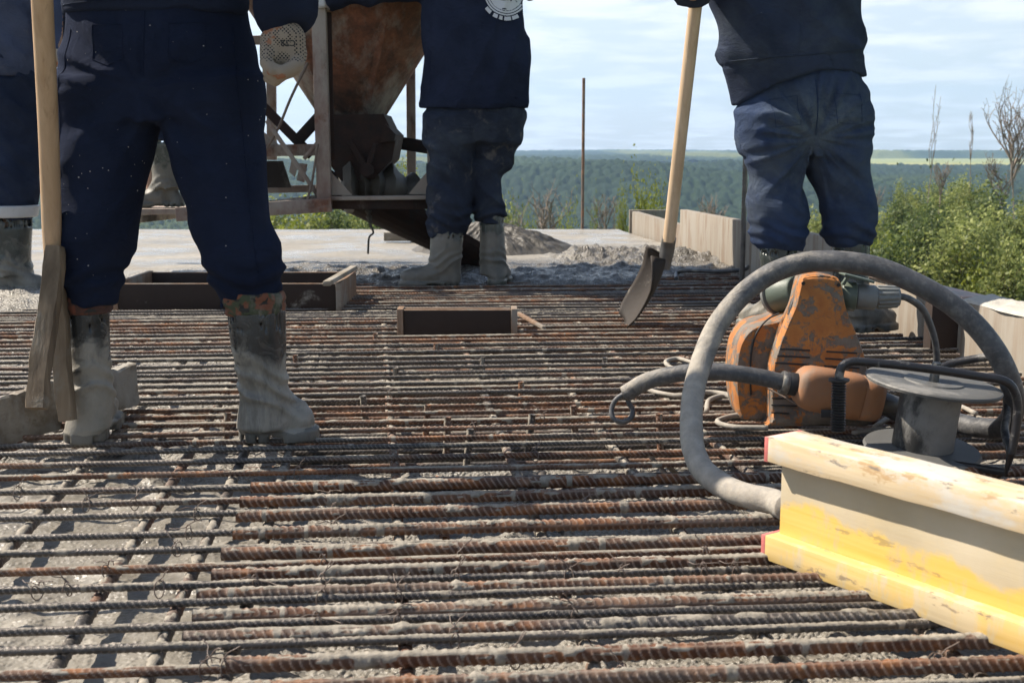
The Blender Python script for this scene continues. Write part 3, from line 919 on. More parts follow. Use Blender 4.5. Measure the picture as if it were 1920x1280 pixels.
# (pixel column, row of the top, distance, kind)
TR = [(1668, 392, 46, 1, 'dark green tree just past the standing worker\'s trouser leg, beyond the side boards'),
      (1712, 372, 60, 2, 'broad green tree behind the gap between two dark trees past the side boards'),
      (1752, 352, 70, 0, 'tallest rounded green tree in the clump beyond the side boards'),
      (1738, 398, 40, 1, 'upright dark tree in front of the clump, above the pale plank top'),
      (1802, 364, 58, 2, 'spreading green tree beside the tallest of the clump beyond the boards'),
      (1842, 352, 48, 0, 'feathery light green tree standing over the rough concrete edge'),
      (1788, 408, 36, 1, 'small dark upright tree low in front of the clump beyond the boards'),
      (1886, 372, 44, 1, 'dark green tree in front of the bare forked branches'),
      (1925, 392, 38, 0, 'green tree cut by the picture edge under the bare branches'),
      (1858, 430, 32, 2, 'lowest green tree right behind the cement crusted board'),
      (1650, 448, 34, 3, 'pale yellowish sapling beside the standing worker\'s boot top'),
      (1838, 498, 28, 3, 'bright yellow green sapling low behind the board corner'),
      (1700, 462, 30, 1, 'low dark green tree over the long pale plank'),
      (1765, 440, 29, 0, 'leafy green tree rising straight behind the plank joint'),
      (1905, 462, 27, 0, 'leafy green treetop behind the crusted board end'),
      (1545, 398, 48, 2, 'green treetops seen between the standing worker\'s legs'),
      (1950, 360, 60, 2, 'hazy green tree at the picture edge behind the others'),
      (1690, 356, 85, 2, 'hazy round treetop farthest left in the clump beyond the boards'),
      (1785, 346, 90, 0, 'hazy treetop behind the tallest rounded tree'),
      (1640, 405, 52, 0, 'light green tree showing beside the standing worker\'s knee'),
      (1735, 430, 33, 1, 'narrow dark tree nearest the long pale plank'),
      (1815, 415, 34, 0, 'light feathery tree between two dark ones over the plank joint'),
      (1870, 400, 36, 0, 'light feathery tree just in front of the tall bare one')]
for i, (u, v, d, k, lb) in enumerate(TR):
    p = at(u, v, d)
    put_tree(k, p[0], d, p[2], lb, i * 1.3, 1.02 + .2 * math.sin(i * 2.1), group='leafy trees beyond the side boards')
TL = [(712, 288, 42, 0, 'green tree showing under the hopper gate beside the mixer worker', .7), (752, 322, 36, 3, 'yellow green sapling beside the hopper chute', .6),
      (528, 392, 38, 0, 'green treetop under the hopper frame by the near worker\'s leg', 1.1), (588, 396, 34, 2, 'green treetop below the middle of the hopper frame', 1.1),
      (648, 392, 40, 0, 'green treetop below the hopper frame near its corner', 1.1), (702, 398, 33, 2, 'green treetop behind the chute of the hopper', 1.0),
      (560, 400, 30, 3, 'pale green sapling peeping over the slab edge under the frame', 1.0), (675, 404, 29, 1, 'dark green treetop at the slab edge under the frame', 1.0),
      (612, 402, 30, 1, 'dark treetop below the corner post of the frame', 1.), (740, 412, 30, 3, 'pale sapling at the slab edge beside the lying batten', .8),
      (1208, 346, 30, 3, 'yellow green sapling standing behind the near end of the low board', .42), (1170, 372, 31, 3, 'thin yellow green sapling beside the bigger sapling by the low board', .22),
      (1235, 372, 29, 3, 'small yellow green sapling just behind the shovel handle', .33),
      (1066, 408, 27, 3, 'tiny yellow green sapling at the foot of the bare tree by the steel rod', .25), (1112, 414, 27, 3, 'tiny yellow sapling top right beside the tall smooth steel rod', .14),
      (960, 404, 28, 0, 'low green bush top beside the middle worker\'s boot', .5), (990, 414, 27, 3, 'tiny green sapling between bush and bare tree', .2)]
for i, (u, v, d, k, lb, sx) in enumerate(TL):
    p = at(u, v, d)
    put_tree(k, p[0], d, p[2], lb, i * .9, sx, group='treetops rising behind the slab edge')
def bare_tree(u, v, d, lb, seed, hw, nb=9, up=1.0):
    p = at(u, v, d); gz = float(ground_z(np.array(p[0]), np.array(d)))
    H = p[2] - gz
    t = empty('bare_tree', (p[0], d, gz), lb, 'bare tree', 'leafless trees behind the slab')
    r_ = random.Random(seed); mb = MB(); tr = MB()
    T = limb(tr, (0, 0, -.3), (r_.uniform(-.2, .2), 0, H * .95), .07, .012, seed, 7, wob=.02)
    for i in range(nb):
        q = T[-1] * 1.0; hb = H - r_.uniform(.9, 2.3) * max(hw, .8); q = np.array([np.interp(hb, T[:, 2], T[:, 0]), np.interp(hb, T[:, 2], T[:, 1]), hb])
        az = r_.uniform(0, 6.28); wd = hw * r_.uniform(.5, 1.1)
        e = q + np.array([math.cos(az) * wd, math.sin(az) * wd * .6, (H - q[2]) * r_.uniform(.5, 1.0) * up])
        B = limb(mb, q, e, .036 * min(1, max(.35, hw)), .008, seed * 31 + i, 5, wob=.045)
        for k in range(7):
            s = B[int((.25 + .1 * k) * (len(B) - 1))]
            e2 = s + np.array([r_.uniform(-1, 1) * hw * .35, r_.uniform(-1, 1) * hw * .3, r_.uniform(.2, .8) * hw * up])
            B2 = limb(mb, s, e2, .014 * min(1, max(.4, hw)), .005, seed * 5 + i * 8 + k, 3, wob=.05)
            for m_ in range(3):
                s3 = B2[3 + m_ * 3]
                limb(mb, s3, s3 + np.array([r_.uniform(-1, 1), r_.uniform(-1, 1), r_.uniform(.1, 1)]) * hw * .16, .009, .005, seed + i + k * 3 + m_, 3)
    tr.build('trunk', M['deadbark'], None, (0, 0, 0), True, 80).parent = t
    mb.build('crown', M['deadbark'], None, (0, 0, 0), True, 80).parent = t
for a in ((1020, 352, 34, 'wide forked leafless tree left of the tall smooth steel rod', 5, 1.1), (1128, 372, 33, 'pale leafless tree with curved limbs just past the tall smooth steel rod', 6, .55),
          (958, 372, 36, 'thin leafless tree beside the middle worker\'s knee', 7, .55), (1345, 372, 36, 'leafless branches behind the high board by the ribbed rod', 8, .7),
          (1900, 208, 40, 'tall leafless tree with forked top over the green clump', 9, 1.3, 12, 1.25), (1880, 300, 45, 'leafless tree beside the tall forked one', 10, .8),
          (1754, 240, 50, 'thin leafless pole of a tree rising over the tallest green tree', 11, .3, 3, 2.2), (1830, 238, 52, 'slender leafless spike of a tree above the field strip', 14, .3, 3, 2.2),
          (1770, 300, 48, 'low leafless twigs above the rounded green treetop', 12, .5), (1645, 350, 50, 'leafless twigs just past the standing worker\'s knee', 13, .6)):
    bare_tree(*a)

# ------------------------------------------------------------------ the building under the slab
XE = lambda y: 1.52 + .115 * (4.04 - y)          # inner face of the side formwork
YE = 9.85                                        # far edge of the slab
mb = MB()
xr0, xr1 = XE(-3) + .1, XE(YE) + .1
mb.prism([(-7, -3, -16.6), (xr0, -3, -16.6), (xr1, YE - .05, -16.6), (-7, YE - .05, -16.6)], (0, 0, 16.36))
tag(mb.build('building', M['buildwall']), 'raw concrete building frame carrying the freshly cast slab', 'building')

# wet concrete surface: thin between the bars near the camera, full height at the back
def yb(x):
    return np.interp(x, [-7, -2.4, -1.75, -1.2, -.6, 0, .6, 1.3], [4.4, 4.75, 5.3, 5.85, 5.8, 5.75, 5.95, 6.6])
def conc_z(x, y):
    e = sst(-.35, .30, y - yb(x) + .5 * (fbm(x * 2.5, y * 2.5, 0, 61, 3) - .5))
    left = sst(.25, -.15, x + .15 * y + .12 + .28 * (fbm(x * 3, y * 3, 0, 62, 3) - .5) * 1.0) * 1.0
    left = left * (1 - .35 * sst(2.2, 3.0, y))
    low = -.092 + .034 * left
    low = low + .030 * sst(3.0, 5.0, y) * sst(.2, -.8, x + .3) 
    lump = ((fbm(x * 22, y * 22, 0, 63, 4) - .5) * .024 + np.clip(fbm(x * 9, y * 9, 3, 64, 3) - .56, 0, 1) * .09) * (1 - .45 * left * sst(2.6, 2.2, y))
    rough = np.exp(-((y - 7.35) / .55) ** 2) * sst(.1, .45, x) * sst(1.7, 1.2, x) + .42 * np.exp(-((y - yb(x) - .45) / .6) ** 2)
    clods = np.clip(fbm(x * 13, y * 13, 5, 65, 4) - .47, 0, 1) * .15 + (fbm(x * 30, y * 30, 5, 67, 3) - .5) * .035
    hi = .022 + .006 * (fbm(x * 3, y * 3, 0, 66, 3) - .5) + rough * clods + .002 * (vnoise(x * 25, y * 25, 0, 8) - .5)
    return low + (hi - low) * e + lump * (1 - e), e, rough
ys = np.concatenate([np.arange(-3, 1.1, .12), np.arange(1.1, 2.7, .0075), np.arange(2.7, 5.0, .016), np.arange(5.0, 8.6, .02), np.arange(8.6, YE + .001, .08), [YE]])
tx = np.concatenate([np.linspace(-5.5, -2.6, 30)[:-1], np.linspace(-2.6, -1.0, 90)[:-1], np.linspace(-1.0, 1.0, 300)])
# columns follow the side board on the right
YY, UU = np.meshgrid(ys, np.linspace(0, 1, 420), indexing='ij')
xl = -np.minimum(.50 * np.maximum(YY, 1.0) + .25, 5.0)
XX = xl + (XE(YY) + .02 - xl) * UU
ZZ, E_, RG = conc_z(XX, YY)
wet = np.exp(-((YY - 6.30) / .80) ** 4) * sst(-1.7, -.9, XX) * sst(1.4, .9, XX) * .97  # wet pour, with the shadow of hopper and middle worker painted in
wet = np.maximum(wet, .30 * (1 - E_))
n_, m_ = XX.shape
i = np.arange(n_ - 1)[:, None] * m_; j = np.arange(m_ - 1)[None, :]
Q = np.stack([i + j, i + j + 1, i + m_ + j + 1, i + m_ + j], -1).reshape(-1, 4)
V = np.stack([XX, YY, ZZ], -1).reshape(-1, 3)
smo = np.maximum(sst(.9, 1.5, YY - yb(XX)) * (1 - np.clip(RG * 1.4, 0, 1)), .80 * sst(2.8, 2.3, YY) * sst(.2, -.1, XX + .15 * YY + .12))
wet = np.maximum(wet, np.exp(-((YY - 7.1) / .85) ** 4) * sst(.15, .5, XX) * .85)
tag(obj('concrete_slab', V, Q, M['concrete'], loc=(0, 0, 0), attrs={'wet': wet.ravel(), 'smooth': smo.ravel()}), kind='structure')
# the part of the slab out of view to the left and the edge faces
mb = MB()
mb.prism([(-7, -3, -.235), (XE(-3) + .08, -3, -.235), (XE(YE) + .08, YE, -.235), (-7, YE, -.235)], (0, 0, .115))
mb.prism([(-7, 1.5, -.12), (-.50 * YE - .12, YE, -.12), (-7, YE, -.12)], (0, 0, .13))
mb.prism([(-7, YE - .03, -.118), (XE(YE), YE - .03, -.118), (XE(YE), YE, -.118), (-7, YE, -.118)], (0, 0, .132))
tag(mb.build('slab_deck', M['buildwall']), kind='structure')

# ------------------------------------------------------------------ side formwork boards
SD = np.array([-.115, 1, 0]); SD /= np.linalg.norm(SD); SN = np.array([SD[1], -SD[0], 0])
def side_board(y0, y1, z1, off, th, name, label, mat, z0=-.16, mat2=None, bev=.004):
    a = np.array([XE(y0) + off, y0, 0]); b = np.array([XE(y1) + off, y1, 0])
    mb = MB()
    c = (a + b) / 2 + SN * th / 2; c[2] = (z0 + z1) / 2
    mb.box(c, (np.linalg.norm(b - a), th, z1 - z0), np.stack([SD, -SN, (0, 0, 1)], 1), 0, bev)
    return mb, a, b
G = 'formwork boards along the slab side'
def zt(u, v, y):
    return float(at(u, v, y)[2])
mb, a, b = side_board(6.30, 7.78, .282, .0, .05, 'x', '', None)
tag(mb.build('formwork_board', M['parapet']), 'high cement streaked board behind the shovel handle, its top edge lit', 'board', G)
mb, a, b = side_board(4.95, 6.297, .282, .0, .05, 'x', '', None)
tag(mb.build('formwork_board', M['parapet']), 'board with vertical rust streaks right behind the ribbed steel rod', 'board', G)
mb, a, b = side_board(3.985, 4.947, .158, .0, .055, 'x', '', None)
tag(mb.build('formwork_board', M['parapet']), 'board under the black hose arch with the long pinkish top edge', 'board', G)
mb = MB(); pa = np.array([XE(3.99) + .035, 3.99, .1645]); pb = np.array([XE(4.94) + .035, 4.94, .1645])
mb.bar(pa, pb, .10, .012)
tag(mb.build('cover_strip', M['plank_end']), 'long pinkish white strip lying flat on the board tops', 'strip')
mb, a, b = side_board(1.9, 3.92, .165, -.05, .14, 'x', '', None)
o = mb.build('formwork_board', M['parapet'])
tag(o, 'nearest thick board topped with a crust of dried concrete', 'board', G)
mb = MB(); a = np.array([XE(3.955) - .004, 3.955, .035]); mb.box(a - SN * .095, (.055, .095, .245), np.stack([SD, -SN, (0, 0, 1)], 1), 0, .003)
tag(mb.build('formwork_post', M['ply']), 'dark short post at the joint before the crusted board', 'post')
# crust on the nearest board
nn = (170, 26)
U_, W_ = np.meshgrid(np.linspace(0, 1, nn[0]), np.linspace(0, 1, nn[1]), indexing='ij')
yy = 3.91 + (1.92 - 3.91) * U_; hx = .018 * np.sin(np.pi * W_) ** .35 * (.35 + 1.3 * fbm(yy * 16, W_ * 3, 0, 71, 4))
edge = (fbm(yy * 12, W_ * 0, 0, 72, 3) - .5) * .02
wx = (W_ - .5) * (.148 + 2 * edge) + .07 - .05
Pc = np.stack([XE(yy) + wx, yy + .115 * wx, .1645 + hx], -1).reshape(-1, 3)
i = np.arange(nn[0] - 1)[:, None] * nn[1]; j = np.arange(nn[1] - 1)[None, :]
obj('concrete_crust', Pc, np.stack([i + j, i + nn[1] + j, i + nn[1] + j + 1, i + j + 1], -1).reshape(-1, 4)[:, ::-1], M['crust'], o)
# low board further in
mb = MB()
p0 = pt(1176, 429, .02); p1 = pt(1325, 492, .02)
p0 = np.array([p0[0], 9.55, 0]); p1 = np.array([1.21, 6.98, 0])
h0 = zt(1172, 397, 9.5)
dd = (p1 - p0) / np.linalg.norm(p1 - p0); nnm = np.array([dd[1], -dd[0], 0])
mb.prism([p0 + (0, 0, -.05), p1 + (0, 0, -.05), p1 + (0, 0, h0 - .02), p0 + (0, 0, h0)], -nnm * .05)
mb.box((p0[0] + .13, 9.58, h0 / 2), (.30, .04, h0 + .02), None, 0, .003)
tag(mb.build('formwork_board', M['parapet']), 'low pale board with a square end standing at the far slab corner', 'board', G)

# ------------------------------------------------------------------ reinforcement
def bar_mesh(name, r, L, step, n, p, rh, seed, mort=1.0, bend=.004):
    """ribbed bar along local +X from x=0; the mortar sits on its upper side"""
    x = np.arange(0, L + step, step); m = len(x)
    th = np.linspace(0, 2 * math.pi, n, endpoint=False)
    XX, TT = np.meshgrid(x, th, indexing='ij')
    TR_ = TT + (1.25, .9, 1.7, .2, 1.5)[seed % 5]
    side = np.sign(np.sin(TR_) + 1e-9)
    rib = np.clip(np.cos(2 * math.pi * (XX / p + side * .55 * np.cos(TR_))), 0, 1) ** 1.3 * np.clip(np.abs(np.sin(TR_)), 0, 1) ** .6
    lon = np.clip(np.abs(np.cos(TR_)) - .93, 0, 1) * 14
    top = np.clip(np.sin(TT), 0, 1)
    nz = fbm(XX * 42, TT * 1.6, 0 * XX, seed, 4)
    cov = sst(.48, .64, fbm(XX * 3.5, 0 * XX, 0 * XX + seed, seed + 5, 3) * .6 + nz * .5)
    mo = sst(.50, .92, top) * cov * mort
    blob = np.clip(fbm(XX * 34, TT * 1.4 + 5, 0 * XX, seed + 9, 3) - .66, 0, 1) * 7
    drip = np.clip(fbm(XX * 40, 0 * XX, 0 * XX + 3, seed + 3, 2) - .70, 0, 1) * 5 * (np.sin(TT) > -.9)
    mo = np.clip(mo + (blob * (top > .05) + drip * .8) * mort, 0, 1)
    disp = (np.maximum(rib, lon * .8) * rh) * (1 - .35 * mo) + mo * r * (.05 + .26 * nz) + blob * r * .18 * (top > .05) * mort
    rr = r + disp
    yy = bend * (fbm(x * 1.3, 0 * x, 0 * x + seed, seed + 20, 2) - .5) * 2; zz = bend * (fbm(x * 1.1, 0 * x + 5, 0 * x + seed, seed + 21, 2) - .5)
    V = np.stack([XX, yy[:, None] + rr * np.cos(TT), zz[:, None] + rr * np.sin(TT)], -1).reshape(-1, 3)
    i = np.arange(m - 1)[:, None] * n; j = np.arange(n)[None, :]; j2 = (j + 1) % n
    Q = np.stack([i + j, i + j2, i + n + j2, i + n + j], -1).reshape(-1, 4)
    V = np.concatenate([V, [[0, yy[0], 0], [x[-1], yy[-1], 0]]])
    k0, k1 = m * n, m * n + 1
    c0 = np.array([(k0, (q + 1) % n, q) for q in range(n)]); c1 = np.array([(k1, (m - 1) * n + q, (m - 1) * n + (q + 1) % n) for q in range(n)])
    return mesh_of(name, V, [Q[:, ::-1], c0, c1], M['rebar_thick' if r > .009 and r < .0095 else 'rebar'], attrs={'mortar': np.concatenate([mo.ravel(), [0, 0]]), 'rib': np.concatenate([np.maximum(rib, lon * .5).ravel(), [0, 0]])})
def put_bar(me, p, ang, label, group, name='steel_bar', tilt=0., cat='rebar'):
    o = bpy.data.objects.new(name, me); C.objects.link(o)
    o.location = Vector(p); o.rotation_euler = (0, -tilt, ang)
    return tag(o, label, cat, group)
ORD = ('first second third fourth fifth sixth seventh eighth ninth tenth eleventh twelfth thirteenth fourteenth fifteenth sixteenth seventeenth eighteenth nineteenth').split()
TEN = {2: 'twent', 3: 'thirt', 4: 'fort', 5: 'fift', 6: 'sixt', 7: 'sevent', 8: 'eight', 9: 'ninet'}
def ordn(i):
    if i <= 19:
        return ORD[i - 1]
    return TEN[i // 10] + ('ieth' if i % 10 == 0 else 'y-' + ORD[i % 10 - 1])
A5 = R(4.6)
near = [bar_mesh('thin_bar', .0057, 4.1, .0020, 14, .0098, .0013, 100 + k, .62 + .2 * (k % 2)) for k in range(5)]
far = [bar_mesh('thin_bar_far', .0058, 7.2, .0045, 9, .0135, .0016, 200 + k, .45 + .2 * (k % 3)) for k in range(4)]
thick = [bar_mesh('thick_bar', .0094, 3.0, .0020, 20, .0125, .0022, 300 + k, 1.0, .002) for k in range(4)]
yl = [1.30, 1.362, 1.42, 1.485, 1.554, 1.644, 1.706, 1.79, 1.87, 1.96, 2.06, 2.145, 2.235, 2.33, 2.43, 2.52]
y0s = [y * 1.037 for y in yl]
while y0s[-1] < 7.0:
    y0s.append(y0s[-1] + .088 + random.uniform(-.008, .008))
top_y = y0s
for i, y0 in enumerate(y0s):
    nr_ = y0 < 2.75
    me = near[i % 5] if nr_ else far[(i * 3 + i // 4) % 4]
    xr = XE(y0) - .03 - random.uniform(0, .06)
    x0 = xr - (4.1 if nr_ else 7.2)
    if not nr_ and y0 > 5.2:
        x0 = xr - 7.2
    a = A5 + R(random.uniform(-.35, .35)) * (.6 if nr_ else 1)
    z = .0 + random.uniform(-.003, .003)
    xm = 0.0
    p = (x0, y0 + (x0 - xm) * math.tan(a), z)
    put_bar(me, p, a, 'long ribbed bar of the upper steel mat, %s counted from the camera' % ordn(i + 1), 'long bars of the upper mat')
ends = [(470, 914), (450, 941), (443, 969), (437, 1000), (415, 1038), (397, 1079), (370, 1117), (362, 1157), (343, 1197), (425, 1246), (300, 1300)]
for i, (u, v) in enumerate(ends[::-1]):
    p = pt(u, v, .004)
    put_bar(thick[i % 4], p, A5 + R(random.uniform(-.3, .3)), 'thick rusty bar with its cut end showing, %s from the camera' % ordn(i + 1), 'thick short-ended bars lying between the thin ones')
# one extra row of bars hugging the thin ones on the near right
CR = np.array([-.11, 1.0]); CR /= np.linalg.norm(CR)
cang = math.atan2(CR[1], CR[0])
cbar = [bar_mesh('cross_bar', .0095, 6.4, .005, 10, .0125, .0015, 400 + k, 1.35) for k in range(3)]
xs = [-3.6, -3.2, -2.8, -2.4, -2.1, -1.78, -1.5, -1.26, -1.02, -.80, -.59, -.462, -.37, -.13, .11, .355, .60, .85, 1.10, 1.35, 1.58]
for i, x in enumerate(xs):
    y = .9
    put_bar(cbar[i % 3], (x + .11 * (1.44 - y), y, -.0185 + random.uniform(-.002, .002)), cang + R(random.uniform(-.4, .4)), 'cross bar running away under the upper mat, %s from the far side of the slab' % ordn(i + 1), 'cross bars under the upper mat')
low = [bar_mesh('low_bar', .0068, 6.2, .0055, 9, .012, .0015, 500 + k, .35) for k in range(3)]
yy0 = 2.42; i = 0
while yy0 < 5.4:
    xr = XE(yy0) - .06
    put_bar(low[i % 3], (xr - 6.2, yy0 + (xr - 6.2) * math.tan(A5), -.072), A5 + R(random.uniform(-.4, .4)), 'long bar of the sunken lower mat, %s counted from the camera' % ordn(i + 1), 'long bars of the lower mat')
    yy0 += .092 + random.uniform(-.01, .01); i += 1
for i, x in enumerate([-.9, -.66, -.42, -.18, .06, .30, .54, .78, 1.02, 1.26]):
    put_bar(cbar[(i + 1) % 3], (x + .05, 2.2, -.087), cang - R(1.2), 'cross bar of the lower mat half sunk in mortar, %s from the near worker' % ordn(i + 1), 'cross bars of the lower mat')
# short upright spacers between the mats
sp = bar_mesh('spacer', .008, .125, .004, 10, .012, .0013, 601, .5)
SPX = [(835, 878), (795, 850), (1080, 852), (905, 745), (745, 765), (690, 830), (1195, 810), (980, 800), (1290, 760), (560, 740), (1130, 745), (235, 868), (420, 870), (985, 872), (1240, 872), (870, 905), (700, 690), (820, 715)]
for i, (u, v) in enumerate(SPX):
    p = pt(u, v, -.11)
    o = put_bar(sp, p, random.random() * 3, 'short upright steel spacer between the two mats, %s of those by the boots' % ordn(i + 1), 'short upright spacers', 'spacer_bar', R(90 + random.uniform(-9, 9)), 'spacer')
# rusty offcut strips standing in the mat near the hose
for i, (u, v, du, dv) in enumerate(((1190, 800, 28, 40), (1215, 850, 40, 45), (1250, 870, 30, 30))):
    a = pt(u, v, -.02); b = pt(u + du, v + dv, -.07)
    mb = MB(); mb.bar(a, b, .022, .003)
    tag(mb.build('steel_strip', M['hopper']), ('short orange rusty strip wedged in the mat by the hose, highest one', 'bent rusty strip between the two others beside the hose', 'lowest rusty strip in the mat beside the hose')[i], 'steel strip', 'rusty strips by the hose')
# tie wires
def wire_mesh(k):
    r_ = random.Random(k); mb = MB()
    rr = .0125
    th = np.linspace(0, 2 * math.pi * 1.6, 26)
    P = np.stack([np.cos(th) * .006 + th * .0006, np.cos(th * .5 + k) * rr, np.sin(th) * rr], -1)
    mb.tube(P, .0010, 5)
    for s in (0, 1):
        a = np.array([0.002 * s, r_.uniform(-.006, .006), rr])
        q = [a]; d = np.array([r_.uniform(-1, 1), r_.uniform(-1, 1), r_.uniform(.1, 1.2)]); d /= np.linalg.norm(d)
        for j in range(4):
            d = d + np.array([r_.uniform(-1, 1), r_.uniform(-1, 1), r_.uniform(-1.1, .6)]) * .55; d /= np.linalg.norm(d)
            q.append(q[-1] + d * r_.uniform(.004, .011))
        mb.tube(smooth_path(q, 4), .0009, 5)
    return mesh_of('tie', np.concatenate(mb.V), mb.F, M['wire'])
wm = [wire_mesh(k) for k in range(7)]
TIE = [(127, 1108), (290, 1110), (205, 1062), (265, 935), (375, 955), (350, 1000), (612, 1050), (605, 1085), (600, 1120), (620, 935), (618, 968), (620, 1000), (595, 1175), (745, 1105), (850, 1088), (1325, 1040), (1320, 1080), (1165, 1088), (1070, 1085), (1095, 945), (1455, 1045), (1075, 1135), (50, 910), (60, 1115), (395, 1245), (1750, 1230), (735, 865), (890, 800), (1000, 850), (560, 880), (730, 745), (1015, 785), (420, 1245), (480, 1100), (860, 1060), (960, 1235), (1170, 1260), (1380, 1080), (330, 1030), (160, 950), (740, 1160), (850, 1180)]
for i, (u, v) in enumerate(TIE):
    p = pt(u, v, .0)
    yc = min(top_y, key=lambda q: abs(q + p[0] * math.tan(A5) - p[1])) + p[0] * math.tan(A5)
    o = bpy.data.objects.new('tie_wire', wm[i % 7]); C.objects.link(o); o.location = (p[0], yc, 0)
    o.rotation_euler = (0, 0, A5 + (math.pi if i % 3 == 0 else 0)); o.scale = (1, 1, 1)
    tag(o, 'thin twisted tie wire round a steel bar, the %s wire' % ordn(i + 1), 'tie wire', 'twisted tie wires')

# ------------------------------------------------------------------ upright rods
rodm = bar_mesh('rod', .0125, 1.0, .006, 10, .018, .0016, 701, .1, 0)
def rod(u, v0, v1, label, r, L0=None, ribbed=True):
    p = pt(u, v1, .01); t = at(u, v0, p[1])
    x = np.arange(0, t[2] - p[2] + .12, .0045)
    th = np.linspace(0, 2 * math.pi, 12, endpoint=False); XX, TT = np.meshgrid(x, th, indexing='ij')
    side = np.sign(np.sin(TT) + 1e-9)
    rib = np.clip(np.cos(2 * math.pi * (XX / .018 + side * .3 * np.cos(TT))), 0, 1) ** 1.5 * (.0022 if ribbed else .0)
    rr = r + rib
    V = np.stack([p[0] + rr * np.cos(TT), p[1] + rr * np.sin(TT), p[2] - .12 + XX], -1).reshape(-1, 3)
    m, n = XX.shape; i = np.arange(m - 1)[:, None] * n; j = np.arange(n)[None, :]; j2 = (j + 1) % n
    Q = np.stack([i + j, i + j2, i + n + j2, i + n + j], -1).reshape(-1, 4)
    tag(obj('steel_rod', V, [Q, np.array([[(m - 1) * n + k for k in range(n)]])], M['rebar'], attrs={'mortar': np.zeros(len(V)), 'rib': np.full(len(V), .4)}), label, 'steel rod', 'upright steel rods')
rod(1092, 146, 431, 'tall thin smooth steel rod standing against the sky at the far slab edge', .0125, ribbed=False)
rod(1391, 284, 524, 'upright ribbed steel rod beside the standing worker\'s trouser leg', .0125)

# ------------------------------------------------------------------ opening boxes, timber, mound
def frame_box(p0, L, Wd, H, ang, name, label, th=.022):
    """open box of four film-faced plywood sides; p0 = near left bottom corner, L along x', Wd away"""
    ex = np.array([math.cos(ang), math.sin(ang), 0]); ey = np.array([-ex[1], ex[0], 0]); p0 = np.asarray(p0, float)
    Rm = np.stack([ex, ey, (0, 0, 1)], 1)
    t = empty(name, p0 + ex * L / 2 + ey * Wd / 2, label, 'formwork box', 'plywood boxes for floor openings')
    def side(c, s, nm, edge_first=False):
        m = MB().box(c, s, Rm, 0, .0015)
        m.box(c + np.array([0, 0, s[2] / 2 + .001]), (s[0] - .003, s[1] - .003, .003), Rm, 1)
        m.build(nm, [M['ply'], M['ply_edge']], t)
    up = np.array([0, 0, H / 2])
    side(p0 + ex * L / 2 + ey * th / 2 + up, (L - 2 * th - .002, th, H), 'front_panel')
    side(p0 + ex * L / 2 + ey * (Wd - th / 2) + up, (L - 2 * th - .002, th, H - .004), 'back_panel')
    for k, sx in ((0, th / 2), (1, L - th / 2)):
        m = MB().box(p0 + ex * sx + ey * Wd / 2 + up + np.array([0, 0, .003]), (th, Wd + .01, H + .006), Rm, 0, .0015)
        m.build('end_panel', [M['ply_edge']], t)
    return t
p = pt(745, 626, .0); q = pt(970, 622, .0)
frame_box((p[0], p[1], -.01), q[0] - p[0], .08, .083 * 1.12 * (p[1] / 4.2), A5 * .2, 'formwork_box', 'small dark plywood box standing alone in the middle of the steel mat')
p = pt(212, 580, .0); q = pt(643, 577, .0)
frame_box((p[0], p[1], -.01), q[0] - p[0], .52, .115, A5 * .1, 'formwork_box', 'long dark plywood box behind the near worker\'s legs')
mb = MB(); p = pt(612, 533, .125); q = pt(664, 508, .125); mb.bar((p[0], p[1], .128), (q[0], q[1], .128 + .012), .03, .02, bev=.003)
tag(mb.build('wooden_stick', M['dullwood']), 'short split stick lying over the corner of the long plywood box', 'stick')
mb = MB(); p = pt(972, 590, .03); q = pt(1020, 618, .005); mb.bar((p[0], p[1], .035), (q[0], q[1], .012), .016, .012)
tag(mb.build('wooden_stick', M['ply_edge']), 'small sliver of wood leaning from the box end onto the bars', 'stick')
p = pt(722, 453, .03); q = pt(812, 453, .03)
mb = MB().box(((p[0] + q[0]) / 2 + .05, p[1] + .06, .032 + .032), (q[0] - p[0] + .12, .11, .062), None, 0, .006)
tag(mb.build('timber_batten', M['dullwood']), 'grey timber batten lying on the smooth slab behind the middle worker', 'batten')
p = pt(1262, 520, .02)
mb = MB().tube(smooth_path([pt(1268, 522, .01), pt(1270, 511, .03), pt(1290, 507, .045), pt(1350, 509, .04), pt(1395, 505, .05), pt(1402, 500, .06)], 6), .011, 8)
tag(mb.build('hooked_bar', M['steel'], smooth=True, ang=70), 'grey hooked bar lying past the shovel blade on the wet concrete', 'steel bar')
# mound of fresh concrete under the chute
cx0, cy0 = pt(912, 480, .02)[:2] + np.array([0, .45]); 
U_, W_ = np.meshgrid(np.linspace(-1, 1, 190), np.linspace(-1, 1, 170), indexing='ij')
mx_, my_ = cx0 + U_ * .62, cy0 + W_ * .55
rr = np.hypot((mx_ - cx0) / (.50 + .12 * (mx_ > cx0)), (my_ - cy0) / .46)
h = .165 * np.clip(1 - rr * .96, -.08, 1) ** 1.0 if False else .215 * np.maximum(1 - rr, -.10)
ang_ = np.arctan2(my_ - cy0, mx_ - cx0)
h = h + (fbm(mx_ * 14, my_ * 14, 0, 81, 4) - .5) * .045 * sst(1.1, .6, rr) + (fbm(ang_ * 9, rr * 3, 0, 82, 3) - .5) * .05 * sst(0.05, .4, rr) * sst(1.15, .7, rr)
V = np.stack([mx_, my_, .018 + h], -1).reshape(-1, 3)
i = np.arange(189)[:, None] * 170; j = np.arange(169)[None, :]
Q = np.stack([i + j, i + 170 + j, i + 170 + j + 1, i + j + 1], -1).reshape(-1, 4)
tag(obj('concrete_mound', V, Q, M['mudclod']), 'dark heap of fresh concrete poured beside the middle worker\'s boots', 'concrete heap')

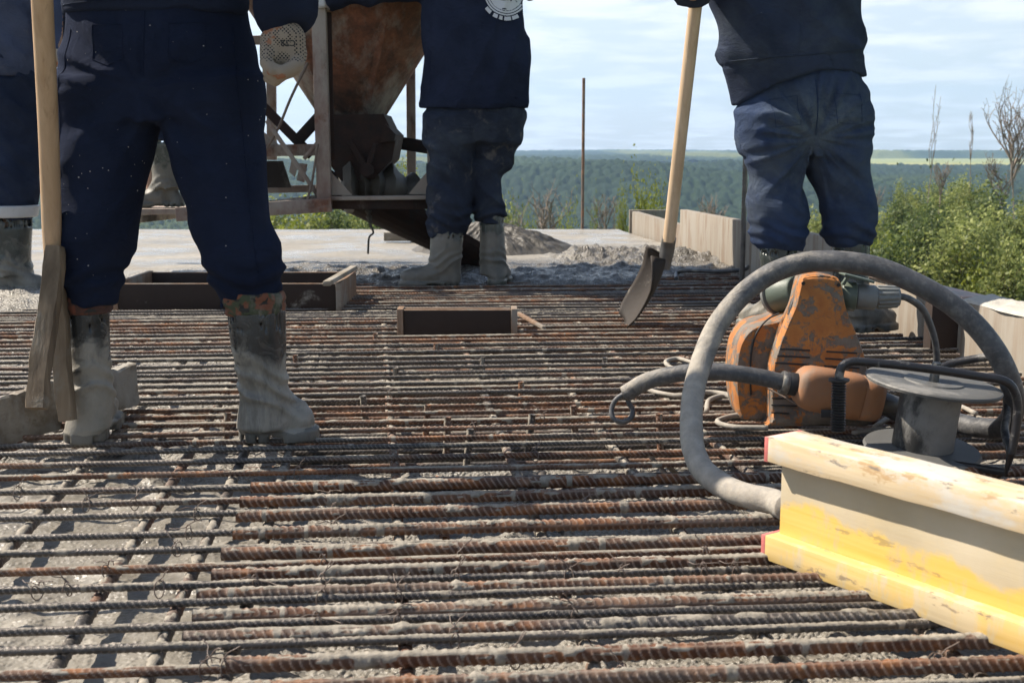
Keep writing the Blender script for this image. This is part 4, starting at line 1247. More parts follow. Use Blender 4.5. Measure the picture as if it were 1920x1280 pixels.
# ------------------------------------------------------------------ hopper (concrete skip in its frame)
HY = 6.35
HP = at(653, 385, HY)
hop = empty('concrete_hopper', (HP[0], HY, .02), 'rusty orange steel concrete hopper in an angle-iron frame behind the workers', 'concrete hopper')
def hp(u, v, dy=0.0):
    return at(u, v, HY + dy)
# funnel: cone of flat plates (octagonal), open shell
cxh = at(653, 100, HY)[0]; cyh = HY + .12
prof = [(at(653 + 66, 215, HY)[0] - cxh, at(653, 217, HY)[2]), (at(653 + 142, 94, HY)[0] - cxh, at(653, 94, HY)[2]), (at(653 + 205, -8, HY)[0] - cxh, at(653, -8, HY)[2]), (.78, 2.0), (.80, 2.35)]
N8 = 48
V = []; Fc = []
for wall in (0, 1):
    for r_, z_ in prof:
        for k in range(N8):
            a = 2 * math.pi * k / N8
            rr = (r_ - .012 * wall)
            V.append((cxh + rr * math.cos(a), cyh + rr * math.sin(a), z_))
nl = len(prof)
for wall in (0, 1):
    for l in range(nl - 1):
        for k in range(N8):
            q = [(wall * nl + l) * N8 + k, (wall * nl + l) * N8 + (k + 1) % N8, (wall * nl + l + 1) * N8 + (k + 1) % N8, (wall * nl + l + 1) * N8 + k]
            Fc.append(tuple(q if wall == 0 else q[::-1]))
for k in range(N8):
    k2 = (k + 1) % N8
    Fc.append((k, nl * N8 + k, nl * N8 + k2, k2)); Fc.append(((nl - 1) * N8 + k, (nl - 1) * N8 + k2, (2 * nl - 1) * N8 + k2, (2 * nl - 1) * N8 + k))
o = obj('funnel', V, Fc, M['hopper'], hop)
flatshade_angle(o, 50)
rim = MB().lathe([(.80, 2.33), (.835, 2.33), (.835, 2.38), (.80, 2.38)], (cxh, cyh, 0), n=48)
rim.build('rim', M['frame'], o)
# seam straps on the cone
mb = MB()
for a in (R(-118), R(-62)):
    P = [np.array([cxh + (r_ + .004) * math.cos(a), cyh + (r_ + .004) * math.sin(a), z_]) for r_, z_ in prof[:4]]
    mb.bar(P[0], P[1], .035, .012, (0, -1, 0)); mb.bar(P[1], P[3], .035, .012, (0, -1, 0))
mb.build('seam_strap', M['hopper'], o)
# clamshell gate
g0 = at(655, 222, HY); g1 = at(660, 300, HY)
mb = MB()
mb.prism([hp(588, 216, -.22), hp(719, 214, -.22), hp(742, 262, -.22), hp(735, 300, -.22), hp(700, 335, -.22), hp(640, 340, -.22), hp(606, 290, -.22)], (0, .40, 0))
mb.build('gate_housing', M['chute'], hop)
mb = MB()
mb.prism([hp(722, 232, -.26), hp(742, 252, -.26), hp(739, 264, -.26), hp(712, 268, -.26)], (0, .46, 0))
mb.bar(hp(655, 262, -.27), hp(690, 322, -.27), .03, .014, (0, -1, 0)); mb.bar(hp(704, 270, -.27), hp(686, 322, -.27), .022, .014, (0, -1, 0))
mb.lathe([(.034, -.02), (.034, .02)], hp(688, 318, -.27), (0, -1, 0), 20)
mb.build('gate_flap', M['chute'], hop)
# chute: open trough down to the mound
c0 = at(628, 318, HY + .05); c1 = at(905, 473, 6.75)
dv = (c1 - c0); L_ = np.linalg.norm(dv); dv /= L_
sd = np.cross(dv, (0, 0, 1)); sd /= np.linalg.norm(sd); upc = np.cross(sd, dv)
mb = MB()
nseg = 14
for k in range(nseg):
    a0, a1 = math.pi * (1 + k / nseg), math.pi * (1 + (k + 1) / nseg)
    quad = []
    for (t, rw) in ((0, .26), (L_, .17)):
        for a in (a0, a1):
            for off in (0, .008):
                quad.append(c0 + dv * t + sd * math.cos(a) * (rw + off) + upc * (math.sin(a) * (rw + off) * .75 + .02))
    mb.add(quad, [(0, 2, 6, 4), (1, 5, 7, 3), (0, 1, 3, 2), (4, 6, 7, 5), (0, 4, 5, 1), (2, 3, 7, 6)])
mb.build('chute', M['chute'], hop)
mb = MB()
V_, F_ = tube_geo(smooth_path([hp(640, 345, -.15), hp(700, 342, -.1), hp(770, 352, 0), hp(820, 372, .1)], 5), np.linspace(.12, .06, 16) * np.array([1, 1.3, .8, 1.2, .7, 1.1, .8, 1.2, 1, .7, 1.2, .8, 1, 1, .8, .6]), 16)
V_ = np.array(V_); V_ = V_ + (np.array([0, 0, -.01])) + ((fbm(V_[:, 0] * 14, V_[:, 1] * 14, V_[:, 2] * 14, 91, 3) - .5) * .05)[:, None]
mb.add(V_, F_); mb.build('concrete_in_chute', M['mudclod'], hop, smooth=True, ang=60)
# frame
def fb(a, b, wd, ht, name='frame_bar', mat='frame', up=(0, 0, 1), angle=True):
    mb = MB(); a = np.asarray(a, float); b = np.asarray(b, float)
    if angle:      # an L profile: two thin flanges
        d = (b - a) / np.linalg.norm(b - a); s_ = np.cross(d, up); s_ /= np.linalg.norm(s_); u_ = np.cross(s_, d)
        t_ = .010
        mb.bar(a, b, wd, t_, up, bev=.001)
        off = u_ * (ht / 2 + t_ / 2 - .001) + s_ * (wd / 2 - t_ / 2) * (1 if s_[1] < 0 else -1)
        mb.bar(a + off, b + off, t_, ht, up, bev=.001)
    else:
        mb.bar(a, b, wd, ht, up, bev=.003)
    return mb.build(name, M[mat], hop)
FR = -.42; BK = .62
UPY = (0, -1, 0)
fb(hp(596, -60, FR), hp(609, 388, FR), .068, .05, 'frame_post', 'frame', UPY, False)
fb(hp(610, -60, FR + .06), hp(618, 300, FR + .06), .05, .012, 'frame_post', 'chute', UPY, False)
fb(hp(803, -60, FR), hp(812, 385, FR), .045, .05, 'frame_post', 'frame', UPY, False)
fb(hp(508, 60, BK), hp(510, 300, BK), .05, .05, 'frame_post', 'frame', UPY, False)
fb(hp(770, 100, BK), hp(772, 370, BK), .05, .05, 'frame_post', 'frame', UPY, False)
fb(hp(470, 76, .2), hp(600, 74, .2), .045, .05, 'frame_bar', 'frame', UPY, False)
fb(hp(480, 292, -.15), hp(600, 290, -.15), .06, .05, 'frame_bar', 'frame')
fb(hp(735, 266, .3), hp(812, 278, .3), .05, .07, 'frame_bar', 'chute', angle=False)
fb(hp(468, 361, .3), hp(600, 358, .3), .07, .03, 'frame_bar', 'frame')
fb(hp(258, 412, .1), hp(600, 372, -.35), .06, .035, 'frame_bar', 'hopper', angle=False)
fb(hp(330, 402, FR - .03), hp(622, 384, FR - .03), .02, .068, 'frame_bar', 'frame', angle=False)
fb(hp(618, 372, FR + .03), hp(815, 370, FR + .03), .06, .02, 'frame_bar', 'frame', angle=False)
fb(hp(618, 380, FR + .05), hp(815, 380, FR + .05), .02, .065, 'frame_bar', 'chute', angle=False)
fb(hp(258, 398, .55), hp(812, 368, .62), .06, .05, 'frame_bar', 'hopper', angle=False)
# diagonals and gussets
fb(hp(484, 190, .0), hp(585, 292, -.1), .05, .012, 'brace', 'chute', UPY, False)
fb(hp(560, 262, -.1), hp(600, 218, -.1), .06, .012, 'brace', 'chute', UPY, False)
fb(hp(500, 226, -.3), hp(600, 372, -.3), .022, .012, 'brace', 'frame', UPY, False)
fb(hp(570, 298, -.35), hp(600, 262, -.35), .02, .012, 'brace', 'frame', UPY, False)
def gus(P, dy=0.0, mat='frame'):
    mb = MB().prism([hp(u, v, dy) for u, v in P], (0, .012, 0)); mb.build('gusset', M[mat], hop)
gus([(616, 318), (660, 366), (616, 366)], FR + .03); gus([(804, 318), (804, 364), (766, 364)], FR + .03)
gus([(485, 240), (545, 290), (485, 290)], -.12); gus([(495, 302), (530, 302), (546, 352), (495, 352)], .1, 'hopper')
gus([(600, 20), (624, 50), (600, 62)], -.3)
for P_ in ([(546, 302), (560, 306), (552, 332), (542, 322)], [(562, 306), (576, 308), (570, 342), (556, 338)]):
    gus(P_, -.2)
# rope ties
def rope(P, label, r=.006, mat='wire'):
    mb = MB().tube(smooth_path(P, 8), r, 7)
    tag(mb.build('rope', M[mat], smooth=True, ang=80), label, 'rope', 'ropes on the hopper frame')
rope([at(577, 118, 6.0), at(545, 185, 6.0), at(522, 240, 6.05), at(492, 292, 6.1)], 'taut grey rope running from beside the glove down to the lower frame bar', .007)
rope([at(596, 270, 5.88), at(585, 340, 5.9), at(574, 382, 5.9)], 'thin pale rope hanging down beside the corner post', .006)
mb = MB().tube(smooth_path([at(690, 392, 6.3), at(694, 420, 6.3), at(700, 436, 6.3), at(692, 446, 6.3), at(690, 476, 6.3)], 6), [.012, .02, .008, .02, .010, .012, .006, .010] + [.006] * 17, 6)
tag(mb.build('mortar_drip', M['mudclod'], smooth=True, ang=80), 'string of mortar dripping from under the hopper frame', 'mortar drip')
mb = MB().bar((HP[0], cyh, 2.4), (HP[0], cyh, 9), .02, .02); tag(mb.build('crane_cable', M['steel'], None), 'steel crane cable the hopper hangs from', 'cable')
for a in (0, 1, 2, 3):
    t_ = R(45 + 90 * a); MBx = MB().tube([(cxh + .8 * math.cos(t_), cyh + .8 * math.sin(t_), 2.37), (HP[0], cyh, 3.2)], .012, 6); MBx.build('sling', M['steel'], hop)

# ------------------------------------------------------------------ timber beam in front
A_ = pt(1428, 1046, .006); B_ = pt(1920, 1229, .006)
bd = (B_ - A_); bd[2] = 0; bd /= np.linalg.norm(bd); bn = np.array([-bd[1], bd[0], 0])      # bn points away from the camera side
if bn[1] < 0:
    bn = -bn
Lb = 2.6
beam = empty('timber_beam', A_ + bd * Lb / 2, 'yellow timber I-beam with cement splashes and pink painted ends lying on the bars', 'timber beam')
Rb = np.stack([bd, bn, (0, 0, 1)], 1)
def bbox_(c_along, wd, z0, z1, y0, nm, mat, L0=0.0, Lx=Lb, bev=.0014, axis_origin=True):
    c = A_ + bd * (L0 + Lx / 2) + bn * (y0 + wd / 2); c = c + np.array([0, 0, (z0 + z1) / 2])
    # object axes follow the beam, so the wood grain does too
    m = MB().box((0, 0, 0), (Lx, wd, z1 - z0), None, 0, bev)
    o = obj(nm, np.concatenate(m.V), m.F, M[mat], None, (0, 0, 0), smooth=False)
    flatshade_angle(o, 40)
    o.parent = beam; o.location = Vector(c) - beam.location
    o.rotation_euler = (0, 0, math.atan2(bd[1], bd[0]))
    return o
def wobble(o, amp, fr, seed):
    me = o.data; bm = bmesh.new(); bm.from_mesh(me)
    bmesh.ops.subdivide_edges(bm, edges=[e for e in bm.edges if e.calc_length() > .5], cuts=160, use_grid_fill=True)
    for v in bm.verts:
        x, y, z = v.co
        v.co.y += amp * (float(vnoise(x * fr, y * 20, z * 20, seed)) - .5); v.co.z += amp * (float(vnoise(x * fr, y * 20, z * 20 + 9, seed)) - .5)
    bm.to_mesh(me); bm.free()
ft = bbox_(0, .080, .160, .200, 0, 'top_flange', 'beam_top'); wobble(ft, .0028, 26, 3)
fbm_ = bbox_(0, .080, .0, .040, 0, 'bottom_flange', 'beam_bottom'); wobble(fbm_, .002, 22, 4)
wb = bbox_(0, .028, .0395, .1605, .026, 'web', 'beam_web', .012, Lb - .024, .001)
for z0 in (.1603, .0003):
    o = bbox_(0, .0812, z0 - .0004, z0 + .0396, -.0009, 'painted_end', 'red_paint', -.0016, .0085, .0008)
# ------------------------------------------------------------------ orange vibrator converter
MY = 2.78
def mp(u, v, dy=0.0):
    return at(u, v, MY + dy)
gb = mp(1520, 806)
mach = empty('vibrator_converter', (gb[0], MY + .1, 0.0), 'scuffed orange plastic motor housing with cooling slots standing on the bars', 'vibrator motor', )
front = [(1503, 522), (1512, 516), (1535, 514), (1560, 517), (1574, 524), (1580, 545), (1586, 575), (1598, 606), (1612, 640), (1622, 670), (1627, 700), (1628, 760), (1624, 806), (1450, 812), (1446, 790), (1447, 700), (1450, 680), (1462, 640), (1478, 600), (1491, 570), (1497, 545)]
F0 = np.array([mp(u, v) for u, v in front]); F0[:, 2] = np.maximum(F0[:, 2], .004)
def inset(P, k):
    P = np.asarray(P, float); c = P.mean(0)
    return c + (P - c) * k
def loft(mb, rings, m=0):
    n = len(rings[0]); V = np.concatenate([np.array(r_) for r_ in rings])
    Fc = []
    for k in range(len(rings) - 1):
        for i in range(n):
            j = (i + 1) % n
            Fc.append((k * n + i, k * n + j, (k + 1) * n + j, (k + 1) * n + i))
    Fc.append(tuple(range(n))[::-1]); Fc.append(tuple((len(rings) - 1) * n + i for i in range(n)))
    return mb.add(V, Fc, m)
def dense(P, k=5):
    P = np.asarray(P, float); Q = np.concatenate([P, P[:1]]); Q = smooth_path([P[-1]] + list(P) + [P[0], P[1]], k)
    return Q[k:-2 * k - 0] if False else Q[k:k + len(P) * k]
F0 = dense(F0, 4); F0[:, 2] = np.maximum(F0[:, 2], .004)
sh_ = lambda P, y: P + np.array([0, y, 0])
mb = MB()
loft(mb, [sh_(inset(F0, .955), -.006), sh_(inset(F0, .985), -.002), sh_(F0, .006), sh_(F0, .028), sh_(inset(F0, .985), .030), sh_(inset(F0, .985), .036), sh_(F0, .038), sh_(F0, .062), sh_(inset(F0, .98), .070), sh_(inset(F0, .90), .074)])
body = mb.build('housing', M['orange'], mach, smooth=True, ang=50)
lobe = [(1452, 602), (1480, 592), (1520, 588), (1560, 590), (1590, 600), (1602, 640), (1604, 700), (1604, 760), (1600, 800), (1500, 806), (1410, 802), (1392, 790), (1382, 765), (1378, 720), (1379, 680), (1386, 645), (1402, 620), (1424, 608)]
L0 = dense([mp(u, v, .07) for u, v in lobe], 4); L0[:, 2] = np.maximum(L0[:, 2], .004)
rg_ = []
for y, k in ((-.006, .96), (0, .99), (.010, 1.0), (.050, 1.005), (.052, .995), (.058, .995), (.060, 1.005), (.110, 1.0), (.15, .97), (.18, .90), (.195, .78), (.20, .55)):
    rg_.append(sh_(inset(L0, k), y))
mb = MB(); loft(mb, rg_); lb = mb.build('rear_cover', M['orange'], mach, smooth=True, ang=50)
mb = MB().tube(smooth_path([mp(1461, 588, .06), mp(1440, 598, .062), mp(1420, 622, .062), mp(1410, 655, .062), mp(1407, 700, .062), mp(1408, 740, .062)], 6), .0022, 8); mb.build('strap', M['blackrub'], mach, smooth=True, ang=80)
bv = body.modifiers.new('soft', 'BEVEL'); bv.width = .006; bv.segments = 3; bv.limit_method = 'ANGLE'; bv.angle_limit = R(30)
# cooling slots: dark recesses modelled as thin inlaid channels
for a, b in (((1462, 654), (1519, 657)), ((1457, 667), (1519, 670)), ((1453, 680), (1518, 684)), ((1549, 659), (1607, 662)), ((1547, 672), (1609, 676)), ((1545, 686), (1612, 690)), ((1447, 746), (1500, 748)), ((1446, 759), (1495, 761)), ((1446, 773), (1480, 775))):
    MB().bar(mp(*a, dy=-.0066), mp(*b, dy=-.0066), .0035, .0042, (0, 0, 1)).build('cooling_slot', M['blackrub'], mach)
for u, v in ((1506, 531), (1572, 534)):
    MB().lathe([(.0045, -.002), (.0045, .003)], mp(u, v, -.004), (0, -1, 0), 12).build('screw', M['blackrub'], mach)
# socket and plug on the right, socket with lid on the left
def cyl(pa, pb, ra, name, mat, parent, rb=None, n=24, ribs=0):
    pa = np.asarray(pa); pb = np.asarray(pb); L = np.linalg.norm(pb - pa); rb = ra if rb is None else rb
    mb = MB(); mb.lathe([(ra * .93, 0), (ra, .003), (rb, L - .003), (rb * .93, L)], pa, pb - pa, n)
    if ribs:
        ax = (pb - pa) / L; e1 = np.cross(ax, (0, 0, 1.)); e1 /= np.linalg.norm(e1); e2 = np.cross(ax, e1)
        for k in range(ribs):
            a = 2 * math.pi * k / ribs; dr = math.cos(a) * e1 + math.sin(a) * e2
            mb.bar(pa + dr * ra * 1.0 + ax * .004, pb + dr * rb * 1.0 - ax * .004, .007, .006, dr)
    return mb.build(name, M[mat], parent, smooth=True, ang=45)
cyl(mp(1576, 554, .07), mp(1604, 556, .065), .036, 'socket', 'plug_green', mach)
mb = MB(); mb.box(mp(1606, 520, .05), (.075, .055, .006), np.array([[.95, 0, -.25], [0, 1, 0], [.25, 0, .95]]).T, 0, .002); mb.bar(mp(1580, 534, .04), mp(1590, 517, .04), .012, .008); mb.build('socket_lid', M['plug_green'], mach)
plug = empty('plug', mp(1640, 557, .06), 'grey ribbed power plug pushed into the orange motor housing, black cable leaving it', 'plug')
cyl(mp(1604, 556, .063), mp(1641, 558, .06), .030, 'collar', 'plug', plug)
cyl(mp(1641, 557, .06), mp(1686, 556, .055), .0265, 'grip', 'plug', plug, .0235, 24, 14)
mb = MB().tube(smooth_path([mp(1684, 555, .055), mp(1704, 560, .06), mp(1730, 580, .08), mp(1748, 620, .10), mp(1756, 660, .11), mp(1755, 700, .12)], 8), .0085, 10)
mb.build('cable', M['hose'], plug, smooth=True, ang=80)
cyl(mp(1498, 545, .10), mp(1460, 552, .16), .040, 'socket', 'plug_green', mach, .046)
mb = MB().lathe([(.05, 0), (.05, .008)], mp(1458, 552, .165), mp(1458, 552, .165) - mp(1498, 545, .10), 28); mb.build('socket_lid', M['plug'], mach)
mb = MB().tube(smooth_path([mp(1500, 516, .12), mp(1497, 540, .07), mp(1488, 565, .03), mp(1480, 590, .02)], 6), .006, 8); mb.build('cord', M['blackrub'], mach, smooth=True, ang=80)
# ------------------------------------------------------------------ vibrator head motor lying before the housing, black hose to its left
vm = empty('vibrator_handpiece', (*mp(1575, 800, -.1)[:2], .0), 'dusty pale orange handpiece in front of the slotted motor housing', 'vibrator handpiece')
pa, pb = mp(1492, 722, -.10), mp(1652, 752, -.10)
ax = (pb - pa) / np.linalg.norm(pb - pa); e2 = np.array([0, -1.0, 0]); e2 -= ax * np.dot(e2, ax); e2 /= np.linalg.norm(e2); e1 = np.cross(e2, ax)
if e1[2] < 0:
    e1 = -e1
rings = []
L_ = np.linalg.norm(pb - pa)
for t, w_, h_ in ((0, .032, .030), (.03, .040, .038), (.08, .044, .046), (.15, .046, .050), (.40, .047, .052), (.42, .044, .049), (.44, .047, .052), (.72, .047, .052), (.74, .044, .048), (.76, .047, .050), (.92, .045, .048), (.98, .038, .040), (1.0, .026, .028)):
    c = pa + ax * L_ * t
    rings.append([c + e2 * w_ * np.sign(math.cos(a)) * abs(math.cos(a)) ** .55 + e1 * h_ * np.sign(math.sin(a)) * abs(math.sin(a)) ** .55 for a in np.linspace(0, 2 * math.pi, 32, endpoint=False)])
mb = MB(); loft(mb, rings); mb.build('casing', M['orange2'], vm, smooth=True, ang=50)
mb = MB().box(mp(1560, 775, -.152), (.05, .006, .018), None, 0, .002); mb.build('switch', M['blackrub'], vm)
cyl(mp(1500, 722, -.10), mp(1475, 718, -.10), .0265, 'sleeve', 'blackrub', vm)
cyl(mp(1478, 719, -.10), mp(1464, 716, -.10), .0275, 'clamp', 'steel', vm)
cyl(mp(1650, 752, -.10), mp(1684, 762, -.10), .024, 'coupling', 'steel', vm, .022)
hp_ = smooth_path([mp(1468, 717, -.10), mp(1420, 706, -.10), mp(1350, 697, -.10), mp(1290, 698, -.09), mp(1220, 712, -.07), mp(1172, 738, -.05)], 14)
def hose_obj(P, r, name, parent, cover, n=16, seed=5):
    P = np.asarray(P); m = len(P)
    T = np.gradient(P, axis=0); T /= np.linalg.norm(T, axis=1, keepdims=True)
    V_, F_ = tube_geo(P, r, n)
    V_ = np.array(V_); cen = np.repeat(P, n, 0); d = V_ - cen
    s = np.repeat(np.arange(m), n)
    nz = fbm(V_[:, 0] * 30, V_[:, 1] * 30, V_[:, 2] * 30, seed, 4)
    cv = np.interp(np.repeat(np.linspace(0, 1, m), n), *cover)
    up = np.clip(d[:, 2] / np.maximum(np.linalg.norm(d, axis=1), 1e-9) * .5 + .5, 0, 1)
    mo = np.clip(cv * (.55 + .9 * up * 1) * (.5 + nz), 0, 1.2)
    V_ = cen + d * (1 + .10 * (nz - .4) * mo)[:, None]
    o = obj(name, V_, F_, M['hose'], parent, attrs={'mortar': mo})
    return o
hose_obj(hp_, .0195, 'hose', vm, ([0, .4, .75, 1], [.02, .05, .35, .5]))
mb = MB().tube(smooth_path([mp(1174, 736, -.05), mp(1156, 748, -.05), mp(1147, 766, -.05), mp(1150, 784, -.06), mp(1168, 791, -.06), mp(1184, 782, -.06), mp(1186, 768, -.05), mp(1178, 752, -.05), mp(1180, 738, -.04)], 6), .0062, 8)
mb.lathe([(.014, -.006), (.014, .006)], mp(1172, 738, -.05), (1, 0, .3), 16)
mb.build('hook_handle', M['hose'], vm, smooth=True, ang=80)
mb = MB().tube([mp(1440, 728, -.06), mp(1508, 764, -.11)], .0022, 6); tag(mb.build('steel_wire', M['wire'], smooth=True, ang=80), 'short stiff rusty wire sticking out below the black hose end', 'wire')
# ------------------------------------------------------------------ large hose arch
hY = [(1475, 952, 2.02), (1450, 948, 2.06), (1400, 930, 2.10), (1352, 908, 2.16), (1318, 880, 2.22), (1300, 840, 2.28), (1296, 790, 2.34), (1300, 740, 2.40), (1315, 680, 2.46), (1345, 610, 2.52), (1392, 552, 2.56), (1448, 512, 2.58), (1510, 492, 2.58), (1570, 490, 2.56), (1640, 500, 2.54), (1710, 528, 2.52), (1780, 568, 2.50), (1840, 622, 2.48), (1884, 690, 2.47), (1902, 760, 2.50), (1880, 800, 2.56), (1840, 802, 2.62), (1790, 797, 2.70), (1730, 790, 2.78), (1690, 775, 2.76), (1655, 757, 2.70)]
P = smooth_path([at(*q) for q in hY], 9)
P[:, 2] = np.maximum(P[:, 2], .034)
o = hose_obj(P, .0228, 'hose', None, ([0, .18, .30, .42, .58, 1], [1.0, .95, .65, .35, .08, .02]), 20, 9)
tag(o, 'long thick black hose arching over the orange motor, its low end grey with cement', 'hose')
o.location = o.location
# small grey cables lying on the mat
def cable(L, label, r=.0065, z=.012):
    P = smooth_path([pt(u, v, z) for u, v in L], 7)
    o = hose_obj(P, r, 'cable', None, ([0, 1], [.8, .8]), 8, 3)
    tag(o, label, 'cable', 'grey cables lying round the motor')
cable([(1300, 680), (1270, 672), (1248, 678), (1262, 690), (1300, 690), (1350, 686), (1395, 680)], 'grey cable looping on the mat behind the arch of the thick hose')
cable([(1200, 722), (1230, 735), (1280, 742), (1330, 735), (1380, 742)], 'grey cable running under the thin black hose')
cable([(1325, 770), (1330, 750), (1360, 742), (1395, 755), (1400, 775), (1370, 780), (1345, 790), (1375, 800), (1440, 802)], 'grey cable curled at the lower left foot of the motor housing')
cable([(1640, 800), (1680, 775), (1720, 765), (1790, 760), (1830, 775)], 'grey cable passing behind the drum of the round plate')
cable([(1600, 812), (1650, 805), (1700, 812), (1740, 800)], 'grey cable lying just behind the beam top before the drum')
# ------------------------------------------------------------------ reel: round plate on a drum with tubular frame
RY = 2.48
def rp(u, v, dy=0.0):
    return at(u, v, RY + dy)
base = rp(1762, 845)
reel = empty('cable_reel', (base[0], RY + .0, .01), 'cable reel with wide round grey plate on a black drum and bent tube handles', 'cable reel')
c = rp(1752, 716); tilt = np.array([.10, -.05, 1.0]); tilt /= np.linalg.norm(tilt)
c = rp(1750, 718)
mb = MB().lathe([(.02, .004), (.06, .006), (.062, .003), (.125, .0055), (.138, .003), (.140, 0), (.138, -.006), (.02, -.005)], c, tilt, 64); mb.build('plate', M['disc'], reel, smooth=True, ang=30)
dr = c - tilt * .008
mb = MB().lathe([(.062, -.135), (.0635, -.132), (.0625, -.06), (.0635, -.004), (.062, 0)], dr, tilt, 48); mb.build('drum', M['drum'], reel, smooth=True, ang=40)
mb = MB().lathe([(.02, -.012), (.118, -.010), (.122, -.002), (.118, .004), (.02, .008)], dr - tilt * .136, (.05, -.1, 1), 56); mb.build('plate', M['disc'], reel, smooth=True, ang=30)
cyl(c, c + tilt * .045, .010, 'axle', 'disc', reel)
def tubep(L, r, nm, mat='black', par=reel):
    mb = MB().tube(smooth_path([rp(*q) for q in L], 7), r, 14); return mb.build(nm, M[mat], par, smooth=True, ang=80)
tubep([(1574, 716, -.14), (1574, 702, -.14), (1580, 686, -.14), (1597, 678, -.14), (1625, 679, -.14), (1680, 684, -.145), (1760, 694, -.15), (1840, 706, -.155), (1875, 711, -.16), (1895, 722, -.16), (1906, 745, -.16), (1908, 775, -.16), (1903, 815, -.16), (1896, 850, -.16)], .0088, 'tube_handle')
tubep([(1762, 690, .10), (1790, 680, .10), (1840, 671, .08), (1872, 669, .06), (1890, 678, .05), (1895, 696, .04), (1892, 730, .02), (1888, 780, .0), (1884, 805, -.02), (1888, 825, -.05), (1896, 850, -.10)], .0088, 'tube_handle')
mb = MB(); a, b = rp(1573, 712, -.14), rp(1571, 806, -.14)
mb.tube([a, b], .0115, 12)
for k in range(19):
    t = k / 18; q = a * (1 - t) + b * t
    mb.lathe([(.0115, -.0022), (.0150, -.0006), (.0150, .0006), (.0115, .0022)], q, b - a, 18)
mb.lathe([(.012, -.003), (.021, -.002), (.021, .002), (.012, .003)], a, b - a, 22)
mb.build('ribbed_grip', M['spring'], reel, smooth=True, ang=60)
# feet so the low frame really stands
mb = MB().tube([rp(1896, 848, -.16), (rp(1896, 848, -.16)[0], RY - .14, .012), (rp(1896, 848, -.16)[0] - .2, RY + .02, .012)], .0085, 10); mb.build('frame_foot', M['black'], reel, smooth=True, ang=80)

# ------------------------------------------------------------------ shovel of the standing worker on the right
SY = 4.42
sh = empty('shovel', pt(1160, 606, .0), 'shovel with pale wooden handle and muddy dark blade digging beside the standing worker', 'shovel')
top_ = at(1306, -6, 4.22); col = at(1254, 452, SY - .02)
d_ = (col - top_) / np.linalg.norm(col - top_)
P = np.array([top_ - d_ * .32 + (col - top_ + d_ * .32) * t for t in np.linspace(0, 1, 30)])
mb = MB().tube(P, np.full(30, .0230), 16); mb.build('handle', M['handle_new'], sh, smooth=True, ang=60)
mb = MB().tube(smooth_path([at(1255, 446, SY - .02), at(1252, 462, SY), at(1248, 486, SY + .01), at(1246, 505, SY + .01)], 6), np.interp(np.linspace(0, 1, 19), [0, .5, 1], [.026, .027, .020]), 16); mb.build('socket', M['steel'], sh, smooth=True, ang=60)
bt = at(1250, 484, SY); be = pt(1172, 604, .004)
ax = be - bt; Ls = np.linalg.norm(ax); ax /= Ls
nv = np.cross(ax, (0.29, -.95, .1)); nv /= np.linalg.norm(nv)       # blade normal
sv = np.cross(nv, ax)
U_, T_ = np.meshgrid(np.linspace(-1, 1, 17), np.linspace(0, 1, 24), indexing='ij')
wd = np.interp(T_, [0, .08, .2, .75, .92, 1], [.03, .075, .100, .098, .08, .045])
PP = bt + T_[..., None] * Ls * ax + (U_ * wd)[..., None] * sv + (.045 * U_ ** 2 * np.interp(T_, [0, .3, 1], [1.6, 1, .5]) - .02 * np.sin(T_ * 3.1))[..., None] * nv
n1, n2 = U_.shape; i = np.arange(n1 - 1)[:, None] * n2; j = np.arange(n2 - 1)[None, :]
Q = np.stack([i + j, i + j + 1, i + n2 + j + 1, i + n2 + j], -1).reshape(-1, 4)
o = obj('blade', PP.reshape(-1, 3), Q, M['blade'], sh)
md = o.modifiers.new('thick', 'SOLIDIFY'); md.thickness = .006; md.offset = 0

# ------------------------------------------------------------------ wooden pusher leaning by the near worker
WY = 2.60
pu = empty('wooden_pusher', (*pt(100, 800)[:2], .0), 'wooden pusher with round handle, two battens and a cement coated board', 'wooden pusher')
P = smooth_path([at(76, -90, 2.42), at(79, 0, 2.46), at(89, 200, 2.52), at(94, 330, 2.55), at(99, 480, 2.58), at(103, 560, 2.60)], 8)
mb = MB().tube(P, np.interp(np.linspace(0, 1, len(P)), [0, .72, .92, 1], [.0215, .0205, .015, .010]), 16); mb.build('handle', M['handle'], pu, smooth=True, ang=60)
def plankpath(L, wd, th, nm, mat, seed):
    P = smooth_path([at(*q) for q in L], 6); mb = MB(); m = len(P)
    T = np.gradient(P, axis=0); T /= np.linalg.norm(T, axis=1, keepdims=True)
    sd = np.cross(T, (0, 1.0, 0)); sd /= np.linalg.norm(sd, axis=1, keepdims=True); nr = np.cross(sd, T)
    rings = []
    for k in range(m):
        w_ = wd * (1 + .14 * (float(vnoise(k * .7, 0, 0, seed)) - .5)) * (.8 if k == 0 else 1); t_ = th
        rings.append([P[k] + sd[k] * a * w_ / 2 + nr[k] * b * t_ / 2 for a, b in ((-1, -.75), (-.9, -1), (.9, -1), (1, -.75), (1, .75), (.9, 1), (-.9, 1), (-1, .75))])
    V = np.concatenate([np.array(r_) for r_ in rings]); V = V + (np.stack([vnoise(V[:, 0] * 60, V[:, 1] * 60, V[:, 2] * 25, seed + q) for q in (1, 2, 3)], -1) - .5) * .0035
    n = 8; Fc = [(k * n + i, k * n + (i + 1) % n, (k + 1) * n + (i + 1) % n, (k + 1) * n + i) for k in range(m - 1) for i in range(n)]
    Fc += [tuple(range(n))[::-1], tuple((m - 1) * n + i for i in range(n))]
    mb.add(V, Fc); return mb.build(nm, M[mat], pu, smooth=True, ang=30)
plankpath([(104, 462, 2.555), (98, 540, 2.53), (86, 620, 2.50), (75, 690, 2.47), (70, 766, 2.44)], .040, .032, 'batten', 'batten', 1)
